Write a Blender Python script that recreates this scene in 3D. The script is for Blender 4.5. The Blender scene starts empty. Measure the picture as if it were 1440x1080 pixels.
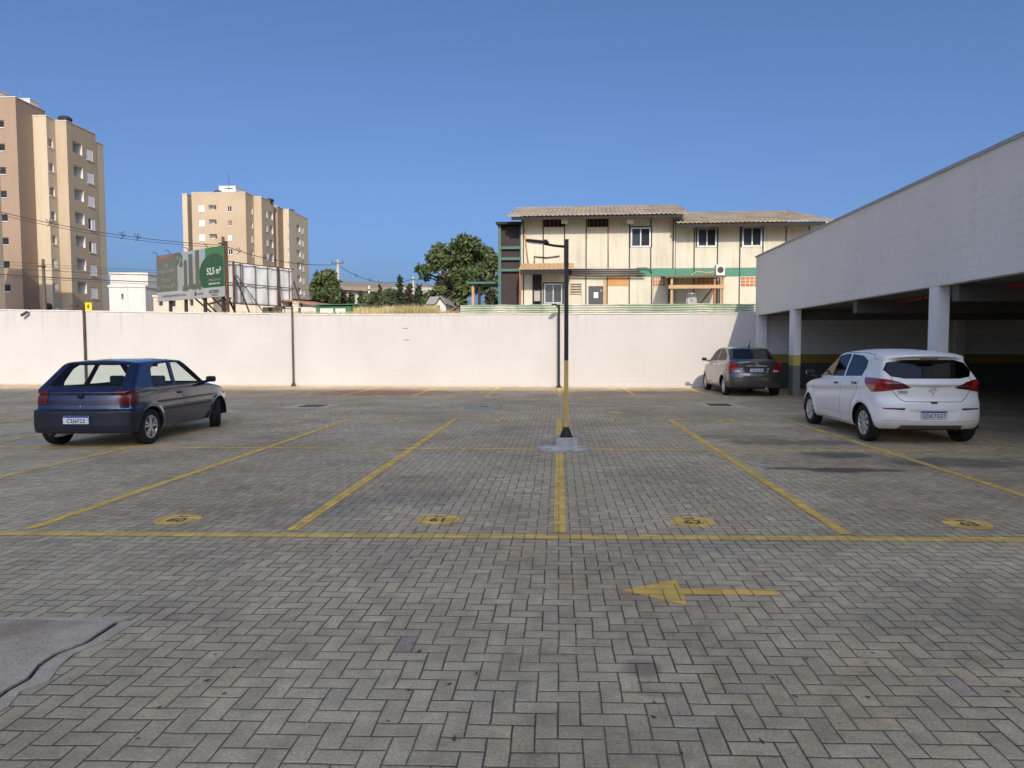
SKY_STRENGTH, SUN_STRENGTH, EXPOSURE = 0.15, 2.5, 0.52
import bpy, bmesh, math, random
import numpy as np
from mathutils import Vector, Matrix
R = math.radians
random.seed(7); rng = np.random.default_rng(7)
scene = bpy.context.scene
col = scene.collection

# ---------------------------------------------------------------- camera
F, CX, CY, CAMH = 960.0, 761.0, 540.0, 1.55          # in pixels of a 1440x1080 frame
YAW, PITCH = R(1.49), R(3.04)
cam_d = bpy.data.cameras.new('camera'); cam = bpy.data.objects.new('camera', cam_d); col.objects.link(cam)
cam.location = (0, 0, CAMH); cam.rotation_euler = (math.pi/2 - PITCH, 0, YAW)
cam_d.sensor_width = 36; cam_d.lens = F/1440*36; cam_d.shift_x = -(CX-720)/1440
cam_d.clip_start = 0.05; cam_d.clip_end = 4000
scene.camera = cam
CR = cam.rotation_euler.to_matrix()
CO = Vector((0, 0, CAMH))
def ray(px, py): return CR @ Vector(((px-CX)/F, -(py-CY)/F, -1.0))
def hit(px, py, p, n):
    d = ray(px, py); n = Vector(n)
    return CO + d*((Vector(p)-CO).dot(n)/d.dot(n))
def hz(px, py, z=0.0): return hit(px, py, (0, 0, z), (0, 0, 1))
def hy(px, py, y): return hit(px, py, (0, y, 0), (0, 1, 0))
def hx(px, py, x): return hit(px, py, (x, 0, 0), (1, 0, 0))

# ---------------------------------------------------------------- mesh builder
class MB:
    def __init__(s): s.v = []; s.f = []; s.m = []
    def add(s, vs, fs, mi=0):
        b = len(s.v); s.v += [tuple(p) for p in vs]
        for f in fs: s.f.append(tuple(b+i for i in f)); s.m.append(mi)
        return s
    def box(s, x0, x1, y0, y1, z0, z1, mi=0):
        vs = [(x, y, z) for z in (z0, z1) for y in (y0, y1) for x in (x0, x1)]
        return s.add(vs, [(0,2,3,1),(4,5,7,6),(0,1,5,4),(2,6,7,3),(0,4,6,2),(1,3,7,5)], mi)
    def bar(s, p, q, w, h=None, up=(0,0,1), mi=0):
        p = Vector(p); q = Vector(q); h = w if h is None else h
        d = (q-p).normalized(); up = Vector(up)
        if abs(d.dot(up)) > .98: up = Vector((0, 1, 0))
        a = d.cross(up).normalized()*w/2; b = a.cross(d).normalized()*h/2
        vs = [p-a-b, p+a-b, p+a+b, p-a+b, q-a-b, q+a-b, q+a+b, q-a+b]
        return s.add(vs, [(0,1,2,3),(7,6,5,4),(0,4,5,1),(1,5,6,2),(2,6,7,3),(3,7,4,0)], mi)
    def tube(s, pts, r, n=8, mi=0):
        pts = [Vector(p) for p in pts]; k = len(pts)
        rs = r if isinstance(r, (list, tuple)) else [r]*k
        rings = []
        ref = None
        for i, p in enumerate(pts):
            d = (pts[min(i+1, k-1)]-pts[max(i-1, 0)]).normalized()
            if ref is None or abs(d.dot(ref)) > .97: ref = Vector((0,0,1)) if abs(d.z) < .9 else Vector((0,1,0))
            a = d.cross(ref).normalized(); b = d.cross(a)
            rings.append([p + (a*math.cos(t)+b*math.sin(t))*rs[i] for t in [2*math.pi*j/n for j in range(n)]])
        vs = [q for g in rings for q in g]; fs = []
        for i in range(k-1):
            for j in range(n): fs.append((i*n+j, i*n+(j+1)%n, (i+1)*n+(j+1)%n, (i+1)*n+j))
        fs.append(tuple(range(n-1, -1, -1))); fs.append(tuple((k-1)*n+j for j in range(n)))
        return s.add(vs, fs, mi)
    def prism(s, poly, vec, mi=0):
        poly = [Vector(p) for p in poly]; vec = Vector(vec); n = len(poly)
        vs = poly + [p+vec for p in poly]
        fs = [tuple(range(n-1, -1, -1)), tuple(range(n, 2*n))] + [(i, (i+1) % n, n+(i+1) % n, n+i) for i in range(n)]
        return s.add(vs, fs, mi)
    def lathe(s, prof, n=32, axis='y', c=(0,0,0), mi=0, closed=False):
        c = Vector(c); k = len(prof); vs = []
        for (r, h) in prof:
            for j in range(n):
                t = 2*math.pi*j/n; a, b = r*math.cos(t), r*math.sin(t)
                vs.append(c + Vector({'y': (a, h, b), 'z': (a, b, h), 'x': (h, a, b)}[axis]))
        fs = []
        for i in range(k if closed else k-1):
            i2 = (i+1) % k
            for j in range(n): fs.append((i*n+j, i*n+(j+1) % n, i2*n+(j+1) % n, i2*n+j))
        return s.add(vs, fs, mi)
    def quad(s, a, b, c, d, mi=0): return s.add([a, b, c, d], [(0,1,2,3)], mi)
    def build(s, name, mats, parent=None, smooth=False, bevel=0, bseg=2, loc=None):
        me = bpy.data.meshes.new(name); me.from_pydata(s.v, [], s.f)
        mats = mats if isinstance(mats, (list, tuple)) else [mats]
        for m in mats: me.materials.append(m)
        if len(mats) > 1: me.polygons.foreach_set('material_index', s.m)
        if smooth in (True, 'keepsmooth'): me.polygons.foreach_set('use_smooth', [True]*len(s.f))
        me.update()
        bm = bmesh.new(); bm.from_mesh(me); bmesh.ops.recalc_face_normals(bm, faces=bm.faces) if smooth not in ('keep', 'keepsmooth') else None
        bm.to_mesh(me); bm.free()
        return link(name, me, parent, bevel, bseg)
def link(name, me, parent=None, bevel=0, bseg=2):
    o = bpy.data.objects.new(name, me); col.objects.link(o)
    if parent is not None: o.parent = parent
    if bevel:
        b = o.modifiers.new('bevel', 'BEVEL'); b.width = bevel; b.segments = bseg; b.limit_method = 'ANGLE'; b.angle_limit = R(40)
        b.harden_normals = False
    return o
def thing(name, label, cat, loc=(0,0,0), rz=0, group=None):
    o = bpy.data.objects.new(name, None); col.objects.link(o); o.empty_display_size = .2
    o.location = loc; o.rotation_euler = (0, 0, rz)
    return tag(o, label, cat, group)
def tag(o, label, cat, group=None):
    o['label'] = label; o['category'] = cat
    if group: o['group'] = group
    return o
def struct(o, kind='structure', label=None):
    o['kind'] = kind
    if label: o['label'] = label
    return o
def copy_tree(o, parent=None):
    c = o.copy(); col.objects.link(c)
    if parent is not None: c.parent = parent
    for ch in list(o.children): copy_tree(ch, c)
    return c
def text_mesh(name, body, size, mat, parent=None, mtx=None, ext=.002, off=0.0, align='CENTER', shear=0, sx=1.0, sp=1.0):
    cu = bpy.data.curves.new(name, 'FONT'); cu.body = body; cu.size = size; cu.extrude = ext; cu.offset = off
    cu.align_x = align; cu.align_y = 'CENTER'; cu.shear = shear; cu.space_character = sp; cu.resolution_u = 3
    t = bpy.data.objects.new('tmp', cu)
    me = bpy.data.meshes.new_from_object(t)
    bpy.data.objects.remove(t); bpy.data.curves.remove(cu)
    if sx != 1.0: me.transform(Matrix.Diagonal((sx, 1, 1, 1)))
    if mtx is not None: me.transform(mtx)
    me.materials.clear(); me.materials.append(mat); me.name = name
    return link(name, me, parent)
def frame(o, x, y):      # matrix whose local x,y axes are the given vectors at origin o
    x = Vector(x).normalized(); y = Vector(y).normalized(); z = x.cross(y)
    m = Matrix((x, y, z)).transposed().to_4x4(); m.translation = Vector(o); return m

# ---------------------------------------------------------------- node helper
class NT:
    def __init__(s, tree): s.t = tree; s.n = tree.nodes; s.l = tree.links
    def node(s, typ, ins=None, **kw):
        nd = s.n.new(typ)
        for k, v in kw.items(): setattr(nd, k, v)
        for k, v in (ins or {}).items(): s.set(nd.inputs[k], v)
        return nd
    def set(s, sock, v):
        if isinstance(v, bpy.types.NodeSocket): s.l.new(v, sock)
        elif isinstance(v, bpy.types.Node): s.l.new(v.outputs[0], sock)
        else:
            if sock.type == 'RGBA' and len(v) == 3: v = (*v, 1)
            sock.default_value = v
    def m(s, op, a, b=None, c=None):
        ins = {0: a}
        if b is not None: ins[1] = b
        if c is not None: ins[2] = c
        return s.node('ShaderNodeMath', ins, operation=op).outputs[0]
    def mix(s, fac, a, b, mode='MIX'):
        nd = s.node('ShaderNodeMix', {0: fac, 6: a, 7: b}, data_type='RGBA', blend_type=mode); return nd.outputs[2]
    def fmix(s, fac, a, b): return s.node('ShaderNodeMix', {0: fac, 2: a, 3: b}, data_type='FLOAT').outputs[0]
    def ramp(s, v, lo, hi, a=0.0, b=1.0, smooth=True):
        return s.node('ShaderNodeMapRange', {0: v, 1: lo, 2: hi, 3: a, 4: b}, interpolation_type='SMOOTHSTEP' if smooth else 'LINEAR').outputs[0]
    def noise(s, vec, scale, detail=3, rough=.55, out=0):
        return s.node('ShaderNodeTexNoise', {'Vector': vec, 'Scale': scale, 'Detail': detail, 'Roughness': rough}).outputs[out]
    def pos(s): return s.node('ShaderNodeNewGeometry').outputs['Position']
    def obj(s): return s.node('ShaderNodeTexCoord').outputs['Object']
    def scale(s, v, sc): return s.node('ShaderNodeVectorMath', {0: v, 1: sc}, operation='MULTIPLY').outputs[0]
def newmat(name):
    m = bpy.data.materials.new(name); m.use_nodes = True
    t = NT(m.node_tree); p = m.node_tree.nodes['Principled BSDF']
    return m, t, p
def mat(name, c, rough=.75, metal=0, var=.12, vs=3.0, bump=0, bs=40, coat=0, streak=0, spec=.5, c2=None, c2s=1.5, c2lo=.45, c2hi=.7, grain=0):
    m, t, p = newmat(name)
    c = tuple(c)
    P = t.pos(); base = c + (1,)
    if c2 is not None: base = t.mix(t.ramp(t.noise(P, c2s, 4), c2lo, c2hi), c + (1,), tuple(c2) + (1,))
    if var:
        n = t.ramp(t.noise(P, vs, 5, .6), .25, .75, 1-var, 1+var, False)
        base = t.mix(1.0, base, t.node('ShaderNodeCombineColor', {0: n, 1: n, 2: n}).outputs[0], 'MULTIPLY')
    if streak:
        n = t.ramp(t.noise(t.scale(P, (2.2, 2.2, .18)), 1.6, 4, .6), .45, .8, 1.0, 1-streak)
        base = t.mix(1.0, base, t.node('ShaderNodeCombineColor', {0: n, 1: t.m('POWER', n, 1.1), 2: t.m('POWER', n, 1.25)}).outputs[0], 'MULTIPLY')
    if grain:
        n = t.ramp(t.noise(P, 180, 2, .7), .3, .7, 1-grain, 1+grain, False)
        base = t.mix(1.0, base, t.node('ShaderNodeCombineColor', {0: n, 1: n, 2: n}).outputs[0], 'MULTIPLY')
    t.set(p.inputs['Base Color'], base)
    p.inputs['Metallic'].default_value = metal
    rr = t.ramp(t.noise(P, vs*2, 3), .3, .7, max(.02, rough-.06), min(1, rough+.06), False) if rough > .12 else rough
    t.set(p.inputs['Roughness'], rr)
    p.inputs['Specular IOR Level'].default_value = spec
    if coat: p.inputs['Coat Weight'].default_value = coat; p.inputs['Coat Roughness'].default_value = .03
    if bump:
        b = t.node('ShaderNodeBump', {'Height': t.noise(P, bs, 4, .6), 'Strength': bump, 'Distance': .02})
        t.set(p.inputs['Normal'], b)
    return m
def glass(name, tint, rough=.02, refl=1.0):
    m, t, p = newmat(name)
    t.n.remove(p); out = t.n['Material Output']
    tr = t.node('ShaderNodeBsdfTransparent', {'Color': tint})
    gl = t.node('ShaderNodeBsdfGlossy', {'Color': (1,1,1), 'Roughness': rough})
    lw = t.node('ShaderNodeLayerWeight', {'Blend': .12})
    f = t.m('MULTIPLY', t.m('ADD', t.m('MULTIPLY', lw.outputs['Facing'], .0), t.m('ADD', .05, t.m('POWER', lw.outputs['Facing'], 4.0))), refl)
    t.set(out.inputs['Surface'], t.node('ShaderNodeMixShader', {0: t.m('MINIMUM', f, 1.0), 1: tr.outputs[0], 2: gl.outputs[0]}))
    return m

# ---------------------------------------------------------------- herringbone paving pattern (shared by stones and paint)
PW = .094
def paver_group():
    g = bpy.data.node_groups.new('herringbone', 'ShaderNodeTree')
    for nm in ('joint', 'random', 'dist', 'random2', 'tilt'): g.interface.new_socket(nm, in_out='OUTPUT', socket_type='NodeSocketFloat')
    t = NT(g); out = t.node('NodeGroupOutput')
    P = t.pos()
    # every stone wavers a little from the straight line
    wob = t.node('ShaderNodeVectorMath', {0: t.noise(P, 2.3, 2, out=1), 1: (.5, .5, .5)}, operation='SUBTRACT').outputs[0]
    P = t.node('ShaderNodeVectorMath', {0: P, 1: t.scale(wob, (.022, .022, 0))}, operation='ADD').outputs[0]
    s = t.node('ShaderNodeSeparateXYZ', {0: P})
    x = t.m('DIVIDE', s.outputs[0], PW); y = t.m('DIVIDE', s.outputs[1], PW)
    i = t.m('FLOOR', x); j = t.m('FLOOR', y); fx = t.m('SUBTRACT', x, i); fy = t.m('SUBTRACT', y, j)
    k = t.m('FLOORED_MODULO', t.m('SUBTRACT', i, j), 4.0)
    def eq(v): return t.m('COMPARE', k, float(v), .25)
    is0, is1, is2, is3 = eq(0), eq(1), eq(2), eq(3)
    gx = t.m('SUBTRACT', 1.0, fx); gy = t.m('SUBTRACT', 1.0, fy)
    big = 5.0
    L = t.m('ADD', fx, t.m('MULTIPLY', is1, big)); Rr = t.m('ADD', gx, t.m('MULTIPLY', is0, big))
    B = t.m('ADD', fy, t.m('MULTIPLY', is2, big)); T = t.m('ADD', gy, t.m('MULTIPLY', is3, big))
    d = t.m('MINIMUM', t.m('MINIMUM', L, Rr), t.m('MINIMUM', B, T))
    ii = t.m('SUBTRACT', i, is1); jj = t.m('SUBTRACT', j, is2)
    wn = t.node('ShaderNodeTexWhiteNoise', {'Vector': t.node('ShaderNodeCombineXYZ', {0: ii, 1: jj, 2: 0.5}).outputs[0]}, noise_dimensions='3D')
    sc = t.node('ShaderNodeSeparateColor', {0: wn.outputs['Color']})
    tl = t.m('ADD', t.m('MULTIPLY', t.m('SUBTRACT', sc.outputs[0], .5), fx), t.m('MULTIPLY', t.m('SUBTRACT', sc.outputs[2], .5), fy))
    # ragged joint width
    dn = t.m('ADD', d, t.m('MULTIPLY', t.m('SUBTRACT', t.noise(P, 55, 2), .5), .035))
    w = t.m('ADD', .012, t.m('MULTIPLY', t.noise(P, 1.7, 2), .06))
    jt = t.m('SUBTRACT', 1.0, t.ramp(dn, t.m('MULTIPLY', w, .5), t.m('ADD', w, .012)))
    for nm, v in (('joint', jt), ('random', sc.outputs[0]), ('dist', d), ('random2', sc.outputs[1]), ('tilt', tl)): t.set(out.inputs[nm], v)
    return g
PG = paver_group()
def blob(t, P, cx, cy, rx, ry, rot=0, soft=.5, ns=2.2, amp=.9):
    s = t.node('ShaderNodeMapping', {0: P, 1: (0,0,0)}, vector_type='POINT')
    v = t.node('ShaderNodeVectorMath', {0: P, 1: (cx, cy, 0)}, operation='SUBTRACT').outputs[0]
    v = t.node('ShaderNodeVectorRotate', {'Vector': v, 'Angle': -rot}, rotation_type='Z_AXIS').outputs[0]
    v = t.scale(v, (1/rx, 1/ry, 0)); t.n.remove(s)
    d = t.node('ShaderNodeVectorMath', {0: v}, operation='LENGTH').outputs['Value']
    d = t.m('ADD', d, t.m('MULTIPLY', t.m('SUBTRACT', t.noise(P, ns, 5, .6), .5), amp*2))
    return t.m('SUBTRACT', 1.0, t.ramp(d, 1-soft, 1.0))
def grey(t, v): return t.node('ShaderNodeCombineColor', {0: v, 1: v, 2: v}).outputs[0]
def paving_mat():
    m, t, p = newmat('paving_stones'); P = t.pos()
    g = t.node('ShaderNodeGroup'); g.node_tree = PG
    jt, rnd, dist, rnd2 = (g.outputs[k] for k in ('joint', 'random', 'dist', 'random2'))
    sA, sB = (.68, .525, .32, 1), (.55, .395, .225, 1)
    c = t.mix(t.ramp(t.noise(P, .35, 4, .6), .38, .66), sA, sB)
    c = t.mix(t.ramp(rnd, .988, .995, 0, .7), c, (.42, .29, .23, 1))                      # the odd reddish stone
    c = t.mix(t.ramp(rnd2, .6, 1.0, 0, .28), c, (.62, .52, .36, 1))
    c = t.mix(t.ramp(t.noise(P, .55, 6, .72), .50, .70, 0, .5), c, (.34, .255, .165, 1))
    n = t.ramp(rnd, 0, 1, .91, 1.08, False); c = t.mix(1, c, grey(t, n), 'MULTIPLY')
    n = t.ramp(t.noise(P, 7, 5, .65), .3, .7, .76, 1.18, False); c = t.mix(1, c, grey(t, n), 'MULTIPLY')
    n = t.ramp(t.noise(P, 75, 4, .75), .28, .72, .66, 1.32, False); c = t.mix(1, c, grey(t, n), 'MULTIPLY')
    n = t.ramp(t.noise(P, 330, 2, .8), .3, .7, .86, 1.14, False); c = t.mix(1, c, grey(t, n), 'MULTIPLY')
    pits = t.ramp(t.noise(P, 160, 1, .5), .69, .75, 0, .5); c = t.mix(pits, c, (.07, .06, .05, 1))
    n = t.ramp(t.noise(P, .9, 3, .5), .35, .65, .88, 1.08, False); c = t.mix(1, c, grey(t, n), 'MULTIPLY')
    # tyre and oil stains, damp patches beside the white car, rusty red stones and sandy strip at the wall foot with warm sunlight painted into their colour
    for (cx, cy, rx, ry, a, s, ccol) in STAINS_AND_SUNLIGHT:
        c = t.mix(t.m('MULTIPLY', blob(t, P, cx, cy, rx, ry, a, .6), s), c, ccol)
    jc = t.mix(t.ramp(t.noise(P, 1.1, 4, .6), .45, .62), (.05, .042, .032, 1), (.17, .14, .10, 1))
    c = t.mix(t.m('MULTIPLY', jt, .9), c, jc)
    t.set(p.inputs['Base Color'], c)
    t.set(p.inputs['Roughness'], t.ramp(t.noise(P, 5, 3), .3, .7, .72, .92, False))
    p.inputs['Specular IOR Level'].default_value = .35
    h = t.m('ADD', t.ramp(dist, .0, .11, 0, 1), t.m('ADD', t.m('ADD', t.m('MULTIPLY', rnd2, .45), t.m('MULTIPLY', g.outputs['tilt'], 1.6)), t.m('ADD', t.m('MULTIPLY', t.noise(P, 120, 3, .7), .5), t.m('MULTIPLY', t.noise(P, 1.3, 2, .5), 9.0))))
    t.set(p.inputs['Normal'], t.node('ShaderNodeBump', {'Height': h, 'Strength': .75, 'Distance': .006}))
    return m
def paint_mat(name, c, wear=.5):
    m, t, p = newmat(name); P = t.pos()
    g = t.node('ShaderNodeGroup'); g.node_tree = PG
    jt = g.outputs['joint']
    n = t.ramp(t.noise(P, 4, 4, .6), .3, .7, .82, 1.1, False)
    cc = t.mix(1, tuple(c) + (1,), grey(t, n), 'MULTIPLY')
    n = t.ramp(g.outputs['random'], 0, 1, .84, 1.12, False); cc = t.mix(1, cc, grey(t, n), 'MULTIPLY')
    w = t.ramp(t.noise(P, 48, 5, .78), .50, .72, 0, wear); cc = t.mix(w, cc, (.42, .36, .29, 1))
    w = t.ramp(t.noise(P, 2.1, 3, .6), .52, .75, 0, wear*.7); cc = t.mix(w, cc, (.43, .36, .27, 1))
    cc = t.mix(t.m('MULTIPLY', jt, .6), cc, (.09, .065, .035, 1))
    t.set(p.inputs['Base Color'], cc); p.inputs['Roughness'].default_value = .75; p.inputs['Specular IOR Level'].default_value = .35
    h = t.m('ADD', t.ramp(g.outputs['dist'], .0, .11, 0, 1), t.m('MULTIPLY', t.noise(P, 120, 3, .7), .4))
    t.set(p.inputs['Normal'], t.node('ShaderNodeBump', {'Height': h, 'Strength': .6, 'Distance': .006}))
    return m
def block_mat(name, c, bw=.4, bh=.2, mort=.012, depth=.5, line=.10, streak=.1, rough=.85, flip=False, dirt=None):
    """painted block masonry, laid along the object's own x (or y) and z"""
    m, t, p = newmat(name); O = t.obj()
    s = t.node('ShaderNodeSeparateXYZ', {0: O})
    u = s.outputs[1] if flip else s.outputs[0]
    v = t.node('ShaderNodeCombineXYZ', {0: u, 1: s.outputs[2], 2: 0.0}).outputs[0]
    b = t.node('ShaderNodeTexBrick', {'Vector': v, 'Scale': 1.0, 'Mortar Size': mort, 'Mortar Smooth': .6, 'Bias': 0, 'Brick Width': bw, 'Row Height': bh})
    fac = b.outputs['Fac']
    msk = t.ramp(t.noise(O, .7, 4, .6), .35, .65)           # courses show here and vanish there under the paint
    f2 = t.m('MULTIPLY', fac, t.m('ADD', .15, msk))
    n = t.ramp(t.noise(O, .6, 4), .3, .7, .95, 1.03, False)
    cc = t.mix(1, tuple(c) + (1,), grey(t, n), 'MULTIPLY')
    cc = t.mix(t.m('MULTIPLY', f2, line), cc, (.12, .11, .1, 1))
    st = t.ramp(t.noise(t.scale(O, (2.5, 2.5, .2)), 1.5, 4, .65), .5, .8, 0, streak); cc = t.mix(st, cc, (.42, .37, .31, 1))
    if dirt:
        st2 = t.m('MULTIPLY', t.ramp(t.noise(t.scale(O, (3.2, 3.2, .12)), 1.3, 4, .7), .50, .72, 0, .30), t.ramp(t.m('ADD', s.outputs[2], t.m('MULTIPLY', t.noise(O, 1.2, 2), .9)), 2.2, 3.3)); cc = t.mix(st2, cc, (.30, .26, .22, 1))
        dn = t.m('ADD', s.outputs[2], t.m('MULTIPLY', t.noise(O, 2.5, 4, .7), dirt))
        cc = t.mix(t.ramp(dn, dirt*.45, dirt*.95, .5, 0), cc, (.40, .29, .19, 1))
    t.set(p.inputs['Base Color'], cc); p.inputs['Roughness'].default_value = rough; p.inputs['Specular IOR Level'].default_value = .3
    h = t.m('ADD', t.m('MULTIPLY', fac, -.6), t.m('MULTIPLY', t.noise(O, 60, 3, .7), .5))
    t.set(p.inputs['Normal'], t.node('ShaderNodeBump', {'Height': h, 'Strength': depth, 'Distance': .008}))
    return m
# ---------------------------------------------------------------- world, sun
SUN = Vector((.17, -1, .60)).normalized()
world = bpy.data.worlds.new('World'); scene.world = world; world.use_nodes = True
wt = NT(world.node_tree); bg = world.node_tree.nodes['Background']
sky = wt.node('ShaderNodeTexSky', sky_type='NISHITA'); sky.sun_disc = False
sky.sun_elevation = math.asin(SUN.z); sky.sun_rotation = math.atan2(SUN.x, SUN.y)
sky.altitude = 0; sky.air_density = .68; sky.dust_density = 4.8; sky.ozone_density = 10
wt.l.new(sky.outputs[0], bg.inputs[0]); bg.inputs[1].default_value = SKY_STRENGTH
sd = bpy.data.lights.new('sun', 'SUN'); sd.energy = SUN_STRENGTH; sd.angle = R(.5); sd.color = (1, .93, .83)
so = bpy.data.objects.new('sun', sd); col.objects.link(so)
so.rotation_euler = SUN.to_track_quat('Z', 'Y').to_euler(); so.location = (20, -30, 40)
scene.view_settings.view_transform = 'Standard'; scene.view_settings.look = 'None'
scene.view_settings.exposure = EXPOSURE; scene.view_settings.gamma = 1
scene.view_settings.use_white_balance = True; scene.view_settings.white_balance_temperature = 7550; scene.view_settings.white_balance_tint = 10
scene.render.engine = 'CYCLES'; scene.cycles.use_denoising = True; scene.cycles.max_bounces = 8
scene.cycles.transparent_max_bounces = 16; scene.cycles.sample_clamp_indirect = 6

# ---------------------------------------------------------------- ground
W0, W1 = hz(0, 541), hz(1050, 546.0)
WD = (W1-W0).normalized(); WA = math.atan2(WD.y, WD.x)              # direction of the back wall
WN = Vector((-WD.y, WD.x, 0))                                       # points away from the camera
def wall_y(x): return W0.y + (x-W0.x)*WD.y/WD.x
def terrain(x, y):
    b = y - wall_y(x)
    if b < .15: return -.03
    return 2.62 + .043*min(b, 190) - .00*b
STAINS_AND_SUNLIGHT = []
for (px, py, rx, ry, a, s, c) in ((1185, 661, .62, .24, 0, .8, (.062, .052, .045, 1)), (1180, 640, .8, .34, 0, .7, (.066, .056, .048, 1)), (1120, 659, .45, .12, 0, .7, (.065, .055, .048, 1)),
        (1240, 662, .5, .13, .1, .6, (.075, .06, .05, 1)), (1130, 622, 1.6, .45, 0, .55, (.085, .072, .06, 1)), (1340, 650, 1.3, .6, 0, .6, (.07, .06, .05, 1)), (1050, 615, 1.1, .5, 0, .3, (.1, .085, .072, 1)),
        (525, 552, 2.9, 2.3, 0, .85, (.47, .22, .13, 1)), (900, 552, 2.6, 1.4, 0, .5, (.40, .23, .16, 1)), (725, 548, 3.2, 1.2, 0, .9, (.62, .47, .28, 1)),  # reddish and sandy blobs along the wall partly paint the warm sunlight there
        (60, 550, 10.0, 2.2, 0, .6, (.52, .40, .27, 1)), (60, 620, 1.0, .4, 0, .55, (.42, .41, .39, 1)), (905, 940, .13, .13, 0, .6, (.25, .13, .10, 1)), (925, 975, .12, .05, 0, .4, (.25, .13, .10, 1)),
        (560, 700, 1.1, .5, .2, .25, (.13, .13, .125, 1)), (430, 720, .9, .3, 0, .3, (.15, .145, .14, 1)), (1010, 760, 1.2, .4, 0, .22, (.15, .15, .15, 1)), (1350, 880, 1.0, .5, .2, .2, (.13, .10, .085, 1)), (250, 860, .7, .3, 0, .22, (.15, .13, .12, 1))):
    q = hz(px, py); STAINS_AND_SUNLIGHT.append((q.x, q.y, rx, ry, a, s, c))
mb = MB()
xs = [-900, -500, -260, -160] + list(range(-110, 111, 10)) + [160, 260, 500, 900]
bs = [-600, -250, -100, -40, .10, .20, 3, 8, 15, 25, 40, 60, 90, 130, 190, 300, 500, 900, 1600]
for b in bs:
    for x in xs:
        y = wall_y(x) + b; mb.v.append((x, y, terrain(x, y) + (random.uniform(-.12, .12) if 5 < b < 200 else 0)))
nx = len(xs)
for j in range(len(bs)-1):
    for i in range(nx-1): mb.f.append((j*nx+i, j*nx+i+1, (j+1)*nx+i+1, (j+1)*nx+i)); mb.m.append(0)
M_soil = mat('dry_soil', (.30, .24, .15), .95, var=.25, vs=.6, c2=(.20, .19, .09), c2s=.3, bump=.4, bs=6)
struct(mb.build('ground', M_soil))
# paved lot (a thin slab over the ground, up to the wall)
mb = MB()
pl = [(-60, -26), (60, -26), (60, wall_y(60)+.02), (-60, wall_y(-60)+.02)]
mb.prism([(x, y, -.025) for x, y in pl], (0, 0, .025))
struct(mb.build('parking_lot', paving_mat()))

# concrete slab with its broken cement edge, near left
M_conc = mat('old_concrete', (.62, .485, .335), .9, var=.3, vs=2.5, bump=.6, bs=45, c2=(.43, .305, .195), c2s=1.8, grain=.12)
M_cem = mat('cement', (.62, .51, .365), .9, var=.22, vs=9, bump=.6, bs=50, grain=.15)
k = hz(163, 878); ex, ey = k.x, k.y
def rag(n, a, b, amp):                                  # ragged polyline from a to b
    out = []
    for i in range(n+1):
        f = i/n; out.append((a[0]+(b[0]-a[0])*f + random.uniform(-amp, amp), a[1]+(b[1]-a[1])*f + random.uniform(-amp, amp)))
    return out
e1 = [(x-.05*math.sin((y-1.2)*2.1)**2*(1 if y < ey-.3 else 0)+.012*math.sin(y*17), y) for x, y in rag(26, (ex+.02, 0.4), (ex, ey), .012)]; e2 = rag(18, (ex-.05, ey), (ex-5, ey+.12), .010)
mb = MB(); mb.prism([(x, y, .002) for x, y in e1+e2] + [(ex-5, .4, .002)], (0, 0, .012)); struct(mb.build('concrete_slab', M_conc))
o1 = [(x+.085+random.uniform(-.03, .035), y+random.uniform(-.02, .02)) for x, y in e1]
o1[-1] = (ex+.10, ey+.07)
o2 = [(x, y+.05+random.uniform(-.02, .025)) for x, y in e2]; o2[0] = (ex+.04, ey+.10)
i1 = [(x+.02+random.uniform(0, .008), y) for x, y in e1]; i2 = [(x, y+.012) for x, y in e2]
mb = MB()
for a, b in ((i1, o1), (i2, o2)):
    for q in range(len(a)-1): mb.prism([(a[q][0], a[q][1], .001), (b[q][0], b[q][1], .001), (b[q+1][0], b[q+1][1], .001), (a[q+1][0], a[q+1][1], .001)][::1 if a is i1 else -1], (0, 0, .006))
struct(mb.build('cement_border', M_cem))
mb = MB(); mb.prism([(x-.004, y, .0015) for x, y in e1] + [(x+.010+.006*math.sin(y*9), y, .0015) for x, y in e1[::-1]], (0, 0, .002)); struct(mb.build('cracked_joint_line', mat('joint_dirt', (.03, .026, .02), 1, var=0)))

# painted markings: sheets 4 mm over the stones
M_yel = paint_mat('yellow_road_paint', (1.0, .61, .13), .28)
M_yel2 = paint_mat('worn_yellow_road_paint', (.96, .60, .18), .5)
def sheet(name, pts, m, z=.004, label=None, th=.001):
    mb = MB(); mb.prism([(p[0], p[1], z-th) for p in pts], (0, 0, th)); return struct(mb.build(name, m), label=label)
def gl(px, py): q = hz(px, py); return (q.x, q.y)
def line(a, b, w, m, name='parking_line', z=.004):
    a = Vector(a).to_2d(); b = Vector(b).to_2d(); d = (b-a).normalized(); n = Vector((-d.y, d.x))*w/2
    k = max(1, int((b-a).length/.5)); L = []; Rr = []
    for i in range(k+1):
        p = a + (b-a)*i/k; j = random.uniform(-.006, .006); L.append(p+n*(1+j*8)); Rr.append(p-n*(1+j*8))
    return sheet(name, L+Rr[::-1], m, z)
YA, YB, YC = gl(787, 751)[1], gl(787, 632)[1], gl(787, 590)[1]; YD = gl(787, 558)[1]
la, lb = gl(0, 750.5), gl(1440, 758.5); line((la[0]-2, la[1]), (lb[0]+4, lb[1]), .105, M_yel)
line((-30, YB+.15), (14, YB-.05), .085, M_yel, z=.0042)
line((-30, YC+.1), (14, YC+.1), .085, M_yel2, z=.0042)
line((-30, YD+.2), (14, YD-.2), .08, M_yel2)
SEP = [gl(30, 748)[0], gl(410, 747)[0], gl(787, 700)[0]+.0, gl(1190, 752)[0], gl(1440, 697)[0]]
d0 = 2.31
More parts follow.
